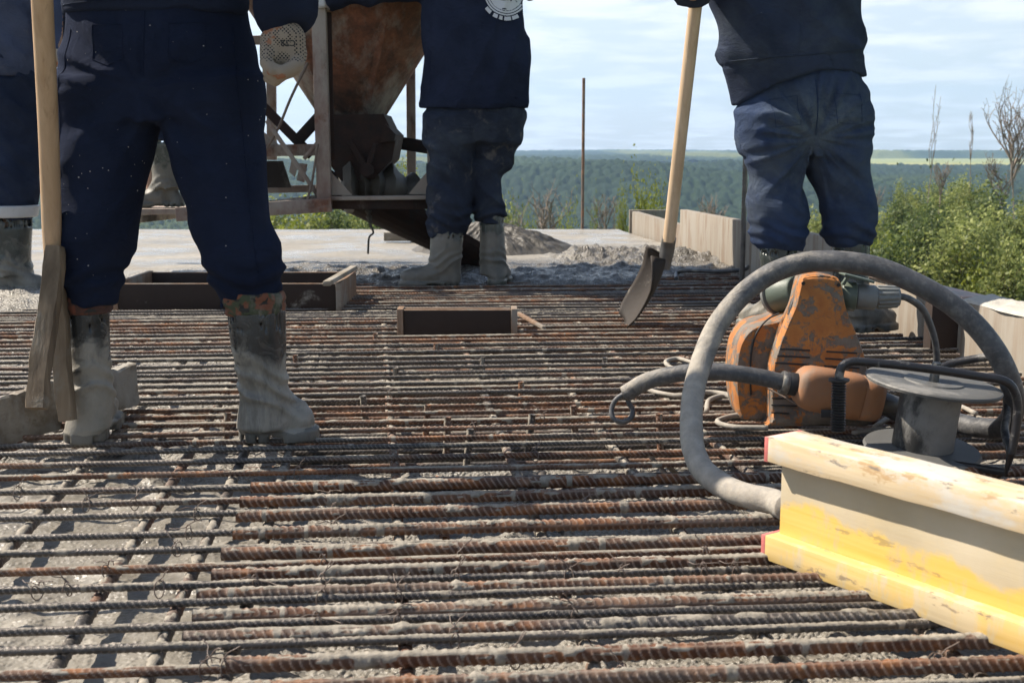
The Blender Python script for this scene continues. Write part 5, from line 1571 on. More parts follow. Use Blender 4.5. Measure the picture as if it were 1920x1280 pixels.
plankpath([(104, 500, 2.60), (112, 600, 2.60), (118, 700, 2.59), (128, 788, 2.58)], .034, .030, 'batten', 'batten', 2)
# board: long, rough, lying on its edge through behind the boot
ba = pt(-60, 842, .0) ; bb = pt(262, 742, .0)
ba = at(-90, 812, 2.56); bb = at(250, 720, 2.98)
dd = bb - ba; Lk = np.linalg.norm(dd); dd /= Lk
n1 = 60; rings = []
sd = np.cross(dd, (0, 0, 1.0)); sd /= np.linalg.norm(sd); uu = np.cross(sd, dd)
hh_ = .105
for k in range(n1):
    t = k / (n1 - 1); c = ba + dd * Lk * t
    w1 = hh_ / 2 * (1 + .25 * (float(fbm(t * 9, 0, 0, 5, 3)) - .5)); w0 = -hh_ / 2 * (1 + .4 * (float(fbm(t * 12, 3, 0, 6, 3)) - .5)); d_ = .019
    rings.append([c + uu * w0 - sd * -d_, c + uu * w0 * .9 + sd * -d_ * 1.0, c + uu * w0 * .3 - sd * d_, c + uu * w1 * .92 - sd * d_, c + uu * w1 - sd * d_ * .7, c + uu * w1 + sd * d_ * .8, c + uu * w1 * .9 + sd * d_, c + uu * w0 * .5 + sd * d_])
V = np.concatenate([np.array(r_) for r_ in rings]); V = V + (np.stack([fbm(V[:, 0] * 28, V[:, 1] * 28, V[:, 2] * 28, q, 3) for q in (1, 2, 3)], -1) - .5) * .034
n = 8; Fc = [(k * n + i, k * n + (i + 1) % n, (k + 1) * n + (i + 1) % n, (k + 1) * n + i) for k in range(n1 - 1) for i in range(n)]
Fc += [tuple(range(n))[::-1], tuple((n1 - 1) * n + i for i in range(n))]
MB().add(V, Fc).build('board', M['board'], pu, smooth=True, ang=40)

# ------------------------------------------------------------------ people
def folds(X, Y, Z, seed, fx, fz, amp, shear=0.0, sharp=1.6):
    """ridged folds: long across x, stacked in z"""
    n = fbm(X * fx, Y * fx, Z * fz + X * shear + Y * shear * .5, seed, 2)
    r_ = 1 - np.abs(2 * n - 1)
    return -amp * (np.clip(r_, 0, 1) ** sharp * 1.6 - .8)
def cloth_mesh(name, fn, lo, hi, h, mat, parent, smoothit=2, attrs=None):
    X, Y, Z = grid(lo, hi, h)
    D = fn(X, Y, Z)
    V, Fq = snet(D, X, Y, Z, h)
    V = relax(V, Fq, smoothit, .5)
    a = attrs(V) if attrs else None
    if a is not None and not isinstance(a, dict):
        a = {'fade': a}
    return obj(name, V, Fq, mat, parent, attrs=a)
def boot(parent, Y, shaft, foot, mat, label=None, h=.006, crease=True, ratio=1.08, zb=0.0):
    """shaft outline rows in the photograph; foot = (heel x, y, toe direction angle, length)"""
    A = rows(Y, shaft, ratio)
    hx, hy, ang, L = foot
    ex = np.array([math.cos(ang), math.sin(ang), 0])
    heel = np.array([hx, hy, zb]); toe = heel + ex * L
    lo = [min(A[:, 1].min() - .08, heel[0] - .08, toe[0] - .08), min(Y - .1, heel[1] - .08, toe[1] - .08), zb - .004]
    hi = [max(A[:, 1].max() + .08, heel[0] + .08, toe[0] + .08), max(Y + .1, heel[1] + .08, toe[1] + .08), A[-1, 0] + .01]
    ztop = A[-1, 0]
    ank = np.array([np.interp(zb + .11, A[:, 0], A[:, 1]), np.interp(zb + .11, A[:, 0], A[:, 2]), zb + .11])
    def fn(X, Y_, Z):
        d = stack(X, Y_, Z, A)
        d2 = stack(X, Y_, Z, np.concatenate([A[:, :3], A[:, 3:] - .006], 1))
        ft = rc(X, Y_, Z, ank, heel + ex * L * .50 + np.array([0, 0, .058]), .038, .042)
        ft = smin(ft, rc(X, Y_, Z, heel + ex * L * .45 + np.array([0, 0, .050]), toe - ex * .050 + np.array([0, 0, .044]), .043, .040), .025)
        ft = smin(ft, rc(X, Y_, Z, ank - np.array([0, 0, .01]), heel + ex * .045 + np.array([0, 0, .035]), .038, .040), .02)
        up_ = smin(d, ft, .022)
        if crease:
            s = (X - heel[0]) * ex[0] + (Y_ - heel[1]) * ex[1]
            zz = Z - zb + s * .55
            for k, zc in enumerate((.085, .125, .165)):
                up_ = up_ - .0075 * np.exp(-((zz - zc - .05 + .008 * np.sin(X * 50 + k)) / .008) ** 2) * np.exp(-((Z - zb - .12) / .07) ** 2)
        up_ = up_ - .0022 * (fbm(X * 14, Y_ * 14, Z * 9, 3, 2) - .5)
        # sole
        t = np.clip(((X - heel[0]) * ex[0] + (Y_ - heel[1]) * ex[1] - .048) / max(L - .098, .01), 0, 1)
        px, py = X - heel[0] - ex[0] * (.048 + t * (L - .098)), Y_ - heel[1] - ex[1] * (.048 + t * (L - .098))
        rad = np.interp(t, [0, .35, .75, 1], [.048, .043, .055, .051])
        so = np.maximum(np.hypot(px, py) - rad, np.abs(Z - zb - .014) - .014)
        lug = (np.abs(((X - heel[0]) * ex[0] + (Y_ - heel[1]) * ex[1]) % .030 - .015) < .0045) & (Z < zb + .016) & (t < .55)
        so = np.where(lug, np.maximum(so, .002), so)
        arch = (Z < zb + .014) & (((X - heel[0]) * ex[0] + (Y_ - heel[1]) * ex[1] - L * .47) ** 2 < (L * .09) ** 2)
        so = np.where(arch, np.maximum(so, .003), so)
        d = np.minimum(np.maximum(up_, zb + .020 - Z), so)
        d = np.maximum(d, -(np.maximum(d2, ztop - .05 - Z)))
        d = np.maximum(d, Z - ztop)
        return np.maximum(d, zb - Z)
    o = cloth_mesh('boot', fn, lo, hi, h, mat, parent, 1)
    # origin on the sole, so the cement tide line measures from the ground
    bz = zb - o.location.z - wloc(parent).z
    if abs(bz) > 1e-4:
        for v in o.data.vertices:
            v.co.z -= bz
        o.location.z += bz
    if label:
        o['label'] = label
    return o
def body_mesh(name, J, parent_loc, label, cat='person', h=.016):
    """one continuous skin surface; J = joint positions"""
    def fn(X, Y, Z):
        d = rc(X, Y, Z, J['pelvis'], J['chest'], .085, .105)
        d = smin(d, ell(X, Y, Z, J['chest'], (.17, .095, .15)), .05)
        d = smin(d, ell(X, Y, Z, J['pelvis'], (.135, .075, .09)), .05)
        d = smin(d, rc(X, Y, Z, J['chest'] + np.array([0, 0, .1]), J['neck'], .08, .052), .04)
        d = smin(d, rc(X, Y, Z, J['neck'], J['head'], .05, .05), .02)
        hd = J['head']; f = J['face']
        d = smin(d, ell(X, Y, Z, hd + np.array([0, 0, .02]), (.078, .096, .112)), .02)
        d = smin(d, rc(X, Y, Z, hd + f * .05 + np.array([0, 0, -.07]), hd + f * .075 + np.array([0, 0, -.075]), .04, .028), .03)
        sdv = np.array([f[1], -f[0], 0])
        d = smin(d, rc(X, Y, Z, hd + f * .092 + np.array([0, 0, .02]), hd + f * .112 + np.array([0, 0, -.018]), .010, .015), .012)      # nose
        for s in (-1, 1):
            d = np.minimum(d, ell(X, Y, Z, hd + sdv * s * .080 + np.array([0, 0, .0]), (.018, .022, .034)))                              # ears
            d = smin(d, rc(X, Y, Z, hd + f * .088 + sdv * s * .015 + np.array([0, 0, .036]), hd + f * .078 + sdv * s * .045 + np.array([0, 0, .038]), .010, .009), .01)  # brows
            e = ell(X, Y, Z, hd + f * .097 + sdv * s * .030 + np.array([0, 0, .018]), (.013, .013, .009))
            d = np.maximum(d, -e)                                                                                                         # eye sockets
            d = np.minimum(d, ell(X, Y, Z, hd + f * .083 + sdv * s * .030 + np.array([0, 0, .017]), (.012, .012, .012)))
        d = smin(d, rc(X, Y, Z, hd + f * .093 - sdv * .02 + np.array([0, 0, -.045]), hd + f * .093 + sdv * .02 + np.array([0, 0, -.045]), .009, .009), .006)   # lips
        for s in ('l', 'r'):
            d = smin(d, rc(X, Y, Z, J['sh_' + s], J['el_' + s], .052, .040), .04)
            d = smin(d, rc(X, Y, Z, J['el_' + s], J['wr_' + s], .040, .027), .02)
            d = smin(d, rc(X, Y, Z, J['hip_' + s], J['kn_' + s], .060, .042), .04)
            d = smin(d, rc(X, Y, Z, J['kn_' + s], J['an_' + s], .042, .028), .02)
        return d
    P = np.array([v for k, v in J.items() if k != 'face'])
    X, Y, Z = grid(P.min(0) - .2, P.max(0) + np.array([.2, .2, .24]), h)
    D = fn(X, Y, Z)
    V, Fq = snet(D, X, Y, Z, h)
    V = relax(V, Fq, 1, .4)
    o = obj('person', V, Fq, M['skin'], None, loc=parent_loc)
    return tag(o, label, cat)
def helmet(J, parent):
    hd = J['head']; f = J['face']
    mb = MB()
    prof = [(.150, -.004), (.152, 0), (.118, .010), (.120, .03), (.113, .065), (.09, .098), (.055, .118), (.015, .126)]
    mb.lathe(prof, hd + np.array([0, 0, .045]), (0, 0, 1), 40)
    mb.prism([hd + f * .11 + np.array([f[1], -f[0], 0]) * s * .07 + np.array([0, 0, .045]) for s in (-1, 1)] + [hd + f * .19 + np.array([f[1], -f[0], 0]) * s * .04 + np.array([0, 0, .037]) for s in (1, -1)], (0, 0, .004))
    mb.build('helmet', M['helmet'], parent, smooth=True, ang=45)
    mb = MB().lathe([(.082, -.06), (.088, -.03), (.090, .03), (.07, .06)], hd - f * .012 + np.array([0, 0, .01]), (0, 0, 1), 24)
    mb.build('hair', M['hair'], parent, smooth=True, ang=70)
def joints(Y, hipz, hx, hw, kn, an, sh, el, wr, face=(0, 1, 0), lean=0.0, H=None):
    """hx hip centre x"""
    J = {}
    J['pelvis'] = np.array([hx, Y, hipz + .05])
    J['chest'] = np.array([hx + lean, Y + .02, hipz + .46])
    J['neck'] = np.array([hx + lean * 1.3, Y + .03, hipz + .69])
    f = np.array(face, float); f /= np.linalg.norm(f)
    J['head'] = J['neck'] + np.array([0, 0, .115]) + f * .02
    J['face'] = f
    for k, s in (('l', -1), ('r', 1)):
        J['hip_' + k] = np.array([hx + s * hw, Y, hipz])
        J['kn_' + k] = np.array(kn[k]); J['an_' + k] = np.array(an[k])
        J['sh_' + k] = np.array(sh[k]) if sh else np.array([hx + lean + s * .17, Y + .01, hipz + .60])
        J['el_' + k] = np.array(el[k]); J['wr_' + k] = np.array(wr[k])
    return J
def glove(parent, pts, mat, h=.0035, fing=None, palm=None, label=None, dots=None):
    """hand from explicit capsules: list of (a, b, ra, rb)"""
    P = np.array([q for c in pts for q in (c[0], c[1])])
    def fn(X, Y, Z):
        d = None
        for a, b, ra, rb, k in pts:
            e = rc(X, Y, Z, a, b, ra, rb)
            d = e if d is None else smin(d, e, k)
        return d - .0010 * (vnoise(X * 90, Y * 90, Z * 90, 3) - .5)
    return cloth_mesh('glove', fn, P.min(0) - .05, P.max(0) + .05, h, mat, parent, 1, (lambda V: {'dots': dots(V)}) if dots else (lambda V: {'dots': np.zeros(len(V))}))
def fist(c, axis, back, r=.036, side=1):
    """fingers wrapped round a shaft through c along axis; back = direction of the back of the hand"""
    c = np.asarray(c, float); ax = np.asarray(axis, float); ax /= np.linalg.norm(ax)
    bk = np.asarray(back, float); bk -= ax * np.dot(bk, ax); bk /= np.linalg.norm(bk); sd = np.cross(ax, bk) * side
    L = []
    pal = c + bk * (r + .004)
    L.append((pal - ax * .030, pal + ax * .030, .020, .020, .01))
    L.append((pal - ax * .025 - sd * .02, pal + ax * .028 - sd * .02, .019, .019, .014))
    for k in range(4):
        o = ax * (-.033 + .022 * k); rr = [.0092, .010, .0102, .0095][k]
        a1 = pal + o + sd * .012; a2 = c + o + sd * (r + .008) + bk * .004; a3 = c + o + sd * .012 - bk * (r + .006); a4 = c + o - sd * (.014 + .003 * (k % 2)) - bk * (r * .8)
        L += [(a1, a2, rr * 1.1, rr, .006), (a2, a3, rr, rr * .95, .003), (a3, a4, rr * .95, rr * .85, .003)]
    t0 = pal - sd * .022 + ax * .030; t1 = c - sd * (r + .006) + ax * .040; t2 = c - sd * .016 - bk * r + ax * .045
    L += [(t0, t1, .0125, .0115, .008), (t1, t2, .0115, .0095, .003)]
    return L

# ================= near worker
NY = 2.66
l_leg = [(562, 121, 208), (553, 119, 210), (543, 116, 216), (520, 111, 223), (490, 108, 236), (455, 107, 250), (400, 106, 259), (336, 107, 268), (260, 108, 282), (205, 109, 293), (150, 111, 306)]
r_leg = [(563, 421, 528), (556, 415, 528), (545, 408, 523), (518, 397, 524), (495, 389, 523), (468, 380, 521), (430, 366, 510), (383, 351, 503), (302, 331, 498), (249, 318, 493), (200, 304, 488), (150, 293, 484)]
pel = [(225, 128, 478, .50), (190, 112, 487, .50), (150, 109, 484, .52), (100, 117, 477, .54), (60, 122, 468, .54), (20, 125, 463, .52), (-40, 128, 458, .5)]
LA, RA, PA = rows(NY, l_leg, 1.02), rows(NY + .0, r_leg, 1.0), rows(NY, pel, .5)
zc = at(300, 170, NY)[2]
xm = at(298, 300, NY)[0]
def fn(X, Y, Z):
    a, b, c = stack(X, Y, Z, LA), stack(X, Y, Z, RA), stack(X, Y, Z, PA)
    legs = np.minimum(a, b)
    d = smin(legs, c, .028)
    z0 = Z
    lowk = sst(.50, .30, Z); mid = sst(.70, .55, Z) * (1 - lowk)
    d = d + folds(X, Y, Z, 41, 5, 13, .018, 5) * lowk + folds(X, Y, Z, 42, 4, 9, .014, -7) * mid
    # seat folds radiating from the crotch
    an_ = np.arctan2(Z - zc, X - xm); rr = np.hypot(X - xm, Z - zc)
    d = d + folds(an_ * 1.1, 0 * X, rr * 3, 43, 2.2, 1.0, .016) * np.exp(-((rr - .12) / .10) ** 2)
    # centre seam and side seams
    d = d + .0022 * np.exp(-((X - xm - .004) / .003) ** 2) * sst(zc - .01, zc + .05, Z) * (Y < NY)
    # bunching over the boot tops
    d = d - .006 * np.sin(Z * 150 + 3 * np.sin(X * 30)) * np.exp(-((Z - .375) / .04) ** 2)
    return d
base = np.array([at(330, 600, NY)[0], NY, 0.0])
kx = lambda u, v, Y: at(u, v, Y)
J = joints(NY, kx(300, 165, NY)[2] + .06, kx(300, 100, NY)[0], .095,
           dict(l=kx(170, 470, NY), r=kx(448, 455, NY)), dict(l=kx(167, 770, NY), r=kx(494, 770, NY)), None,
           dict(l=kx(60, -120, 2.52), r=kx(545, -170, 2.60)), dict(l=kx(88, -75, 2.44), r=kx(533, 66, 2.50)))
per = body_mesh('person', J, base, 'person in dark navy trousers and boots with camouflage cuffs, with the wooden pusher')
helmet(J, per)
lo, hi = [kx(95, 0, NY)[0], NY - .22, .0], [kx(540, 0, NY)[0], NY + .22, kx(300, -40, NY)[2]]
lo[2] = kx(165, 600, NY)[2]
cloth_mesh('trousers', fn, lo, hi, .0062, M['cloth_n'], per, 2)
# jacket: torso and both sleeves
TOR = rows(NY, [(26, 121, 468, .56), (12, 120, 470, .56), (-10, 120, 470, .56), (-60, 128, 466, .56), (-150, 132, 468, .56), (-260, 118, 486, .56), (-350, 110, 498, .56), (-420, 122, 480, .5), (-470, 205, 400, .5)], .56)
def jk(X, Y, Z):
    d = stack(X, Y, Z, TOR)
    for s, e in (('l', .058), ('r', .060)):
        ar = smin(rc(X, Y, Z, J['sh_' + s], J['el_' + s], .085, .062), rc(X, Y, Z, J['el_' + s], J['wr_' + s] + (J['el_' + s] - J['wr_' + s]) * (.12 if s == 'l' else .20), .062, e), .03)
        tip = J['wr_' + s]; ax = J['el_' + s] - tip; ax = ax / np.linalg.norm(ax)
        c = (X - tip[0]) * ax[0] + (Y - tip[1]) * ax[1] + (Z - tip[2]) * ax[2]
        ar = np.maximum(ar, -c - .002 + .02 * np.sin(X * 40) * (s == 'r'))
        d = smin(d, ar, .03)
    # hem pleat line
    hz_ = TOR[0, 0]
    d = d - .002 * np.exp(-((Z - hz_ - .028) / .003) ** 2)
    return d + folds(X, Y, Z, 45, 8, 4, .010, 4)
Pm = np.array([J[k] for k in ('sh_l', 'sh_r', 'el_l', 'el_r', 'wr_l', 'wr_r', 'neck')])
cloth_mesh('jacket', jk, [Pm[:, 0].min() - .1, 2.25, kx(540, 100, 2.5)[2]], [Pm[:, 0].max() + .1, NY + .22, Pm[:, 2].max() + .06], .0085, M['jacket_n'], per, 2)
# boots
bl = kx(165, 832, NY)
boot(per, NY + .0, [(572, 126, 202), (590, 124, 203), (640, 128, 204), (700, 130, 206), (740, 135, 207), (775, 136, 207), (800, 131, 208)], (kx(168, 828, NY)[0], NY - .055, R(97), .27), M['boot_n'], None, .005)
boot(per, NY + .0, [(572, 427, 533), (590, 427, 535), (640, 433, 536), (700, 446, 536), (740, 452, 540), (775, 448, 543), (800, 446, 545)], (kx(447, 826, NY)[0] - .0, NY + .005, R(7), .182 + .0), M['boot_n'], None, .005)
def liner(parent, Y, L, mat, ratio=1.05, label=None, seed=4, h=.005, top_open=True):
    A = rows(Y, L, ratio)
    A2 = A.copy(); A2[:, 3:] -= .012
    def f(X, Y_, Z):
        d = stack(X, Y_, Z, A)
        d = d + folds(X, Y_, Z, seed, 14, 40, .005, 10) * sst(A[0, 0], A[0, 0] + .012, Z)
        zm = (A[0, 0] + A[-1, 0]) / 2
        d = d + .004 * np.exp(-((Z - zm - .008 * np.sin(X * 35 + seed)) / .004) ** 2)
        return np.maximum(d, -stack(X, Y_, Z, np.concatenate([[A2[0] - [.02, 0, 0, 0, 0]], A2, [A2[-1] + [.02, 0, 0, 0, 0]]])))
    return tag(cloth_mesh('boot_lining', f, [A[:, 1].min() - A[:, 3].max() - .02, Y - .1, A[0, 0] - .01], [A[:, 1].max() + A[:, 3].max() + .02, Y + .1, A[-1, 0] + .01], h, mat, parent, 1), label)
liner(per, NY, [(587, 119, 208), (575, 118, 209), (565, 117, 211), (553, 118, 212)], M['liner'], 1.02, 'rust red rolled boot lining', 4)
liner(per, NY, [(590, 424, 534), (575, 421, 535), (560, 419, 534), (547, 421, 531)], M['liner_camo'], 1.0, 'green and orange camouflage rolled boot lining', 8)
# hanging gloved hand: palm back, fingers curled
g = lambda u, v, dy=0.0: at(u, v, 2.50 + dy)
pr = g(533, 58)
caps = [(g(533, 40, .02), g(534, 66, .01), .030, .031, .01),
        (g(520, 72), g(516, 104), .026, .026, .012), (g(548, 72, .0), g(550, 104, .0), .027, .026, .012), (g(534, 66), g(534, 100, .01), .030, .030, .012),
        (g(503, 74, .0), g(504, 108, .0), .017, .018, .010),
        # index to little finger curled round towards the left
        (g(561, 100, .01), g(556, 124, -.025), .0155, .0145, .006), (g(556, 124, -.025), g(528, 136, -.045), .0140, .0125, .003), (g(528, 136, -.045), g(508, 126, -.040), .0125, .0110, .002),
        (g(548, 106, .01), g(545, 133, -.015), .0150, .0140, .006), (g(545, 133, -.015), g(521, 143, -.030), .0138, .0122, .003), (g(521, 143, -.030), g(501, 136, -.026), .0122, .0105, .002),
        (g(534, 108, .015), g(531, 138, .0), .0145, .0135, .006), (g(531, 138, .0), g(516, 151, -.012), .0132, .0120, .003), (g(516, 151, -.012), g(506, 147, -.010), .012, .0105, .002),
        (g(518, 108, .02), g(514, 134, .015), .0130, .0120, .006), (g(514, 134, .015), g(503, 147, .008), .0118, .0105, .003),
        # thumb along the palm side
        (g(502, 92, -.015), g(500, 118, -.035), .0155, .0135, .006), (g(500, 118, -.035), g(510, 134, -.05), .0130, .0110, .003)]
gl = glove(per, caps, M['glove'], .0032, dots=lambda V: (V[:, 2] > g(500, 118)[2]) * 1.0)
gl['label'] = 'dotted cotton work glove, fingers curled'
# small upside-down lettering on the glove
def text_on(parent, body, txt, P0, ex, ez, size, mat, off=.0008, ray_dir=(0, 1, 0), nm='lettering', back=.12):
    cu = bpy.data.curves.new('t', 'FONT'); cu.body = txt; cu.size = size; cu.align_x = 'CENTER'; cu.align_y = 'CENTER'; cu.extrude = 0; cu.offset = size * .02
    to = bpy.data.objects.new('t', cu); C.objects.link(to)
    dg = bpy.context.evaluated_depsgraph_get(); me = bpy.data.meshes.new_from_object(to.evaluated_get(dg))
    V = np.array([v.co[:] for v in me.vertices]); Fc = [tuple(p.vertices) for p in me.polygons]
    bpy.data.objects.remove(to); bpy.data.meshes.remove(me)
    P = np.asarray(P0) + V[:, :1] * np.asarray(ex) + V[:, 1:2] * np.asarray(ez)
    return drape(parent, body, P, Fc, mat, off, ray_dir, nm, back)
def bvh_of(o):
    b = np.array(wloc(o)); me = o.data
    co = np.zeros(len(me.vertices) * 3, np.float32); me.vertices.foreach_get('co', co)
    V = co.reshape(-1, 3) + b
    return BVHTree.FromPolygons([Vector(v) for v in V], [tuple(p.vertices) for p in me.polygons])
def drape(parent, body, P, Fc, mat, off, rd, nm, back=.12):
    T = bvh_of(body); rd = Vector(rd).normalized(); out = []
    for p in P:
        h_ = T.ray_cast(Vector(p) - rd * back, rd)
        out.append(tuple(h_[0] - rd * off) if h_[0] is not None else None)
    keep = [f for f in Fc if all(out[i] is not None for i in f)]
    ok = [o if o is not None else tuple(p) for o, p in zip(out, P)]
    if keep:
        return obj(nm, np.array(ok), keep, mat, parent, smooth=False)
text_on(gl, gl, 'CTS', g(545, 83, 0), (-1, 0, 0), (0, 0, -1), .0165, M['blackrub'])
glove(per, fist(kx(84, -75, 2.44), (.08, .2, -1), (-.3, -1, 0), .026), M['glove'], .005)
rope([at(577, 100, 2.5), at(578, 112, 2.5)], 'x', .004) if False else None

# ================= middle worker
MYY = 5.87
mm = lambda u, v, Y=MYY: at(u, v, Y)
ml = [(440, 808, 868), (428, 803, 874), (412, 797, 878), (400, 798, 880), (370, 803, 884), (340, 804, 886), (300, 803, 888), (260, 803, 893), (225, 804, 896)]
mr = [(412, 896, 940), (400, 890, 945), (380, 889, 944), (350, 886, 940), (330, 884, 942), (315, 884, 956), (290, 884, 964), (260, 884, 970), (225, 884, 977)]
mpv = [(265, 806, 970, .55), (240, 804, 974, .6), (215, 803, 980, .6), (180, 806, 978, .6)]
LA2, RA2, PA2 = rows(MYY, ml, 1.05), rows(MYY + .05, mr, 1.05), rows(MYY, mpv, .6)
def fn(X, Y, Z):
    d = smin(smin(stack(X, Y, Z, LA2), stack(X, Y, Z, RA2), .012), stack(X, Y, Z, PA2), .07)
    d = d + folds(X, Y, Z, 51, 4.5, 11, .019, 8) * sst(.85, .55, Z) + folds(X, Y, Z, 52, 5, 4, .007, 6) * sst(.55, .8, Z)
    return d - .009 * np.sin(Z * 120 + 4 * np.sin(X * 18)) * np.exp(-((Z - .34) / .06) ** 2)
base = np.array([mm(880, 530)[0], MYY, 0.0])
J = joints(MYY, mm(880, 235)[2] + .04, mm(888, 200)[0], .10, dict(l=mm(842, 350), r=mm(915, 340, MYY + .05)), dict(l=mm(835, 505), r=mm(925, 500, MYY + .05)),
           dict(l=mm(815, -45, MYY + .05), r=mm(955, -70)), dict(l=mm(700, -22, 5.9), r=mm(975, -20, 5.7)), dict(l=mm(612, -2, 5.92), r=mm(880, 10, 5.62)), lean=.02)
J['wr_r'] = mm(860, -25, MYY + .32); J['el_r'] = mm(985, -30, MYY + .12)
per = body_mesh('person', J, base, 'person in navy top with white round emblem on the back, arm on the hopper')
helmet(J, per)
cloth_mesh('trousers', fn, [mm(790, 0)[0], MYY - .22, mm(850, 445)[2]], [mm(990, 0)[0], MYY + .27, mm(850, 180)[2]], .0085, M['cloth_m'], per, 1)
T2 = rows(MYY, [(206, 795, 985, .60), (200, 794, 987, .60), (170, 796, 990, .60), (140, 797, 992, .60), (111, 797, 991, .60), (80, 797, 985, .60), (54, 798, 978, .6), (20, 799, 972, .6), (-20, 800, 972, .6), (-60, 806, 970, .55), (-95, 850, 930, .5)], .6)
T2i = T2.copy(); T2i[:, 3:] -= .014
def jk(X, Y, Z):
    d = stack(X, Y, Z, T2)
    for s in 'lr':
        ar = smin(rc(X, Y, Z, J['sh_' + s], J['el_' + s], .092, .068), rc(X, Y, Z, J['el_' + s], J['wr_' + s], .068, .050), .03)
        tip = J['wr_' + s]; ax = J['el_' + s] - tip; ax = ax / np.linalg.norm(ax)
        ar = np.maximum(ar, -((X - tip[0]) * ax[0] + (Y - tip[1]) * ax[1] + (Z - tip[2]) * ax[2]) + .015)
        d = smin(d, ar, .05)
    d = d + folds(X, Y, Z, 55, 4, 3.2, .018, -7) + folds(X, Y, Z, 56, 9, 7, .004, -9)
    inner = np.maximum(stack(X, Y, Z, T2i), Z - T2[0, 0] - .10)
    d = np.maximum(d, -inner)
    zz = Z - T2[0, 0] - .006 * np.sin(X * 9)
    d = d - .003 * np.exp(-((zz - .03) / .004) ** 2)
    return np.maximum(d, T2[0, 0] + .004 + .006 * np.sin(X * 9) - Z)
jo = cloth_mesh('jacket', jk, [mm(598, 0)[0] - .05, MYY - .22, T2[0, 0]], [mm(1000, 0)[0] + .08, MYY + .42, mm(900, -110)[2]], .0085, M['jacket_m'], per, 1)
# emblem: ring, filled crescent, strokes and a row of letters
cxy = mm(948, -10); s_ = (mm(1048, 0)[0] - mm(948, 0)[0]) / 100
def px2(u, v):
    return cxy + np.array([(u - 948) * s_, 0, -(v + 10) * s_])
V, Fc = [], []
def ringseg(r0, r1, a0, a1, n=40, sx=.92):
    k = len(V)
    for i in range(n + 1):
        a = a0 + (a1 - a0) * i / n
        for r_ in (r0, r1):
            V.append(px2(948 + r_ * sx * math.cos(a), -10 - r_ * math.sin(a)))
    for i in range(n):
        Fc.append((k + 2 * i, k + 2 * i + 1, k + 2 * i + 3, k + 2 * i + 2))
def gridpoly(fn_, u0, u1, v0, v1, st=1.1):
    k0 = len(V); us = np.arange(u0, u1, st); vs_ = np.arange(v0, v1, st)
    for a in us:
        for b in vs_:
            if fn_(a + st / 2, b + st / 2):
                k = len(V); V.extend([px2(a, b), px2(a + st, b), px2(a + st, b + st), px2(a, b + st)]); Fc.append((k, k + 1, k + 2, k + 3))
ringseg(35.0, 38.5, R(180), R(360 + 180), 90); ringseg(40, 43, R(0), R(360), 90)
def cres(u, v):
    r1 = math.hypot((u - 948) / .92, v + 10); r2 = math.hypot((u - 936) / .92, v + 34)
    eye = math.hypot(u - 941, v + 4) < 9.5 and v < 8
    return r1 < 34 and r2 > 33 and not eye and not (abs(u - 946) < 4 and abs(v - 21) < .8)
gridpoly(cres, 908, 986, -14, 30)
for (a0, a1) in ((218, 233), (240, 251), (255, 263), (267, 283), (286, 302)):
    ringseg(45, 52, R(a0), R(a1), 8)
emb = drape(jo, jo, V, Fc, M['white'], .0035, (0, 1, 0), 'emblem', .5)
text_on(jo, jo, 'DA', px2(956, 0), (1, 0, 0), (0, 0, 1), .050, M['jacket_m'], .0065, back=.5)
boot(per, MYY, [(425, 808, 870), (440, 807, 869), (470, 806, 866), (496, 806, 864), (512, 812, 864), (525, 812, 864)], (mm(866, 538)[0] - .01, MYY - .02, R(188), .30), M['boot_m'], None, .007)
boot(per, MYY + .05, [(400, 897, 945), (430, 899, 946), (462, 900, 947), (500, 900, 949), (515, 899, 950)], (mm(928, 534)[0], MYY - .03, R(80), .27), M['boot_m'], None, .007)
glove(per, fist(mm(603, -2, 5.93), (0.05, 0, -1), (-.2, -1, .1), .034), M['reflect'], .007)
glove(per, fist(J['wr_r'] + np.array([-.05, .05, 0]), (0, 0, -1), (0, -1, 0), .034), M['reflect'], .008)

# ================= worker on the right with the shovel
RY_ = 4.32
r = lambda u, v, Y=RY_: at(u, v, Y)
rl = [(464, 1425, 1500), (455, 1414, 1508), (445, 1411, 1513), (430, 1411, 1515), (405, 1406, 1513), (385, 1404, 1508), (350, 1405, 1502), (330, 1405, 1508), (300, 1398, 1516), (260, 1391, 1520), (220, 1387, 1522)]
rr_ = [(464, 1560, 1622), (454, 1551, 1632), (444, 1546, 1636), (425, 1545, 1641), (410, 1548, 1640), (385, 1540, 1637), (360, 1531, 1634), (330, 1521, 1632), (290, 1512, 1628), (250, 1512, 1625), (210, 1512, 1623)]
rpv = [(285, 1400, 1625, .42), (250, 1391, 1626, .52), (210, 1388, 1623, .55), (165, 1400, 1619, .56), (120, 1410, 1612, .56)]
LA3, RA3, PA3 = rows(RY_, rl, 1.05), rows(RY_ + .02, rr_, 1.05), rows(RY_, rpv, .55)
zc3 = r(1513, 262)[2]; xm3 = r(1515, 262)[0]
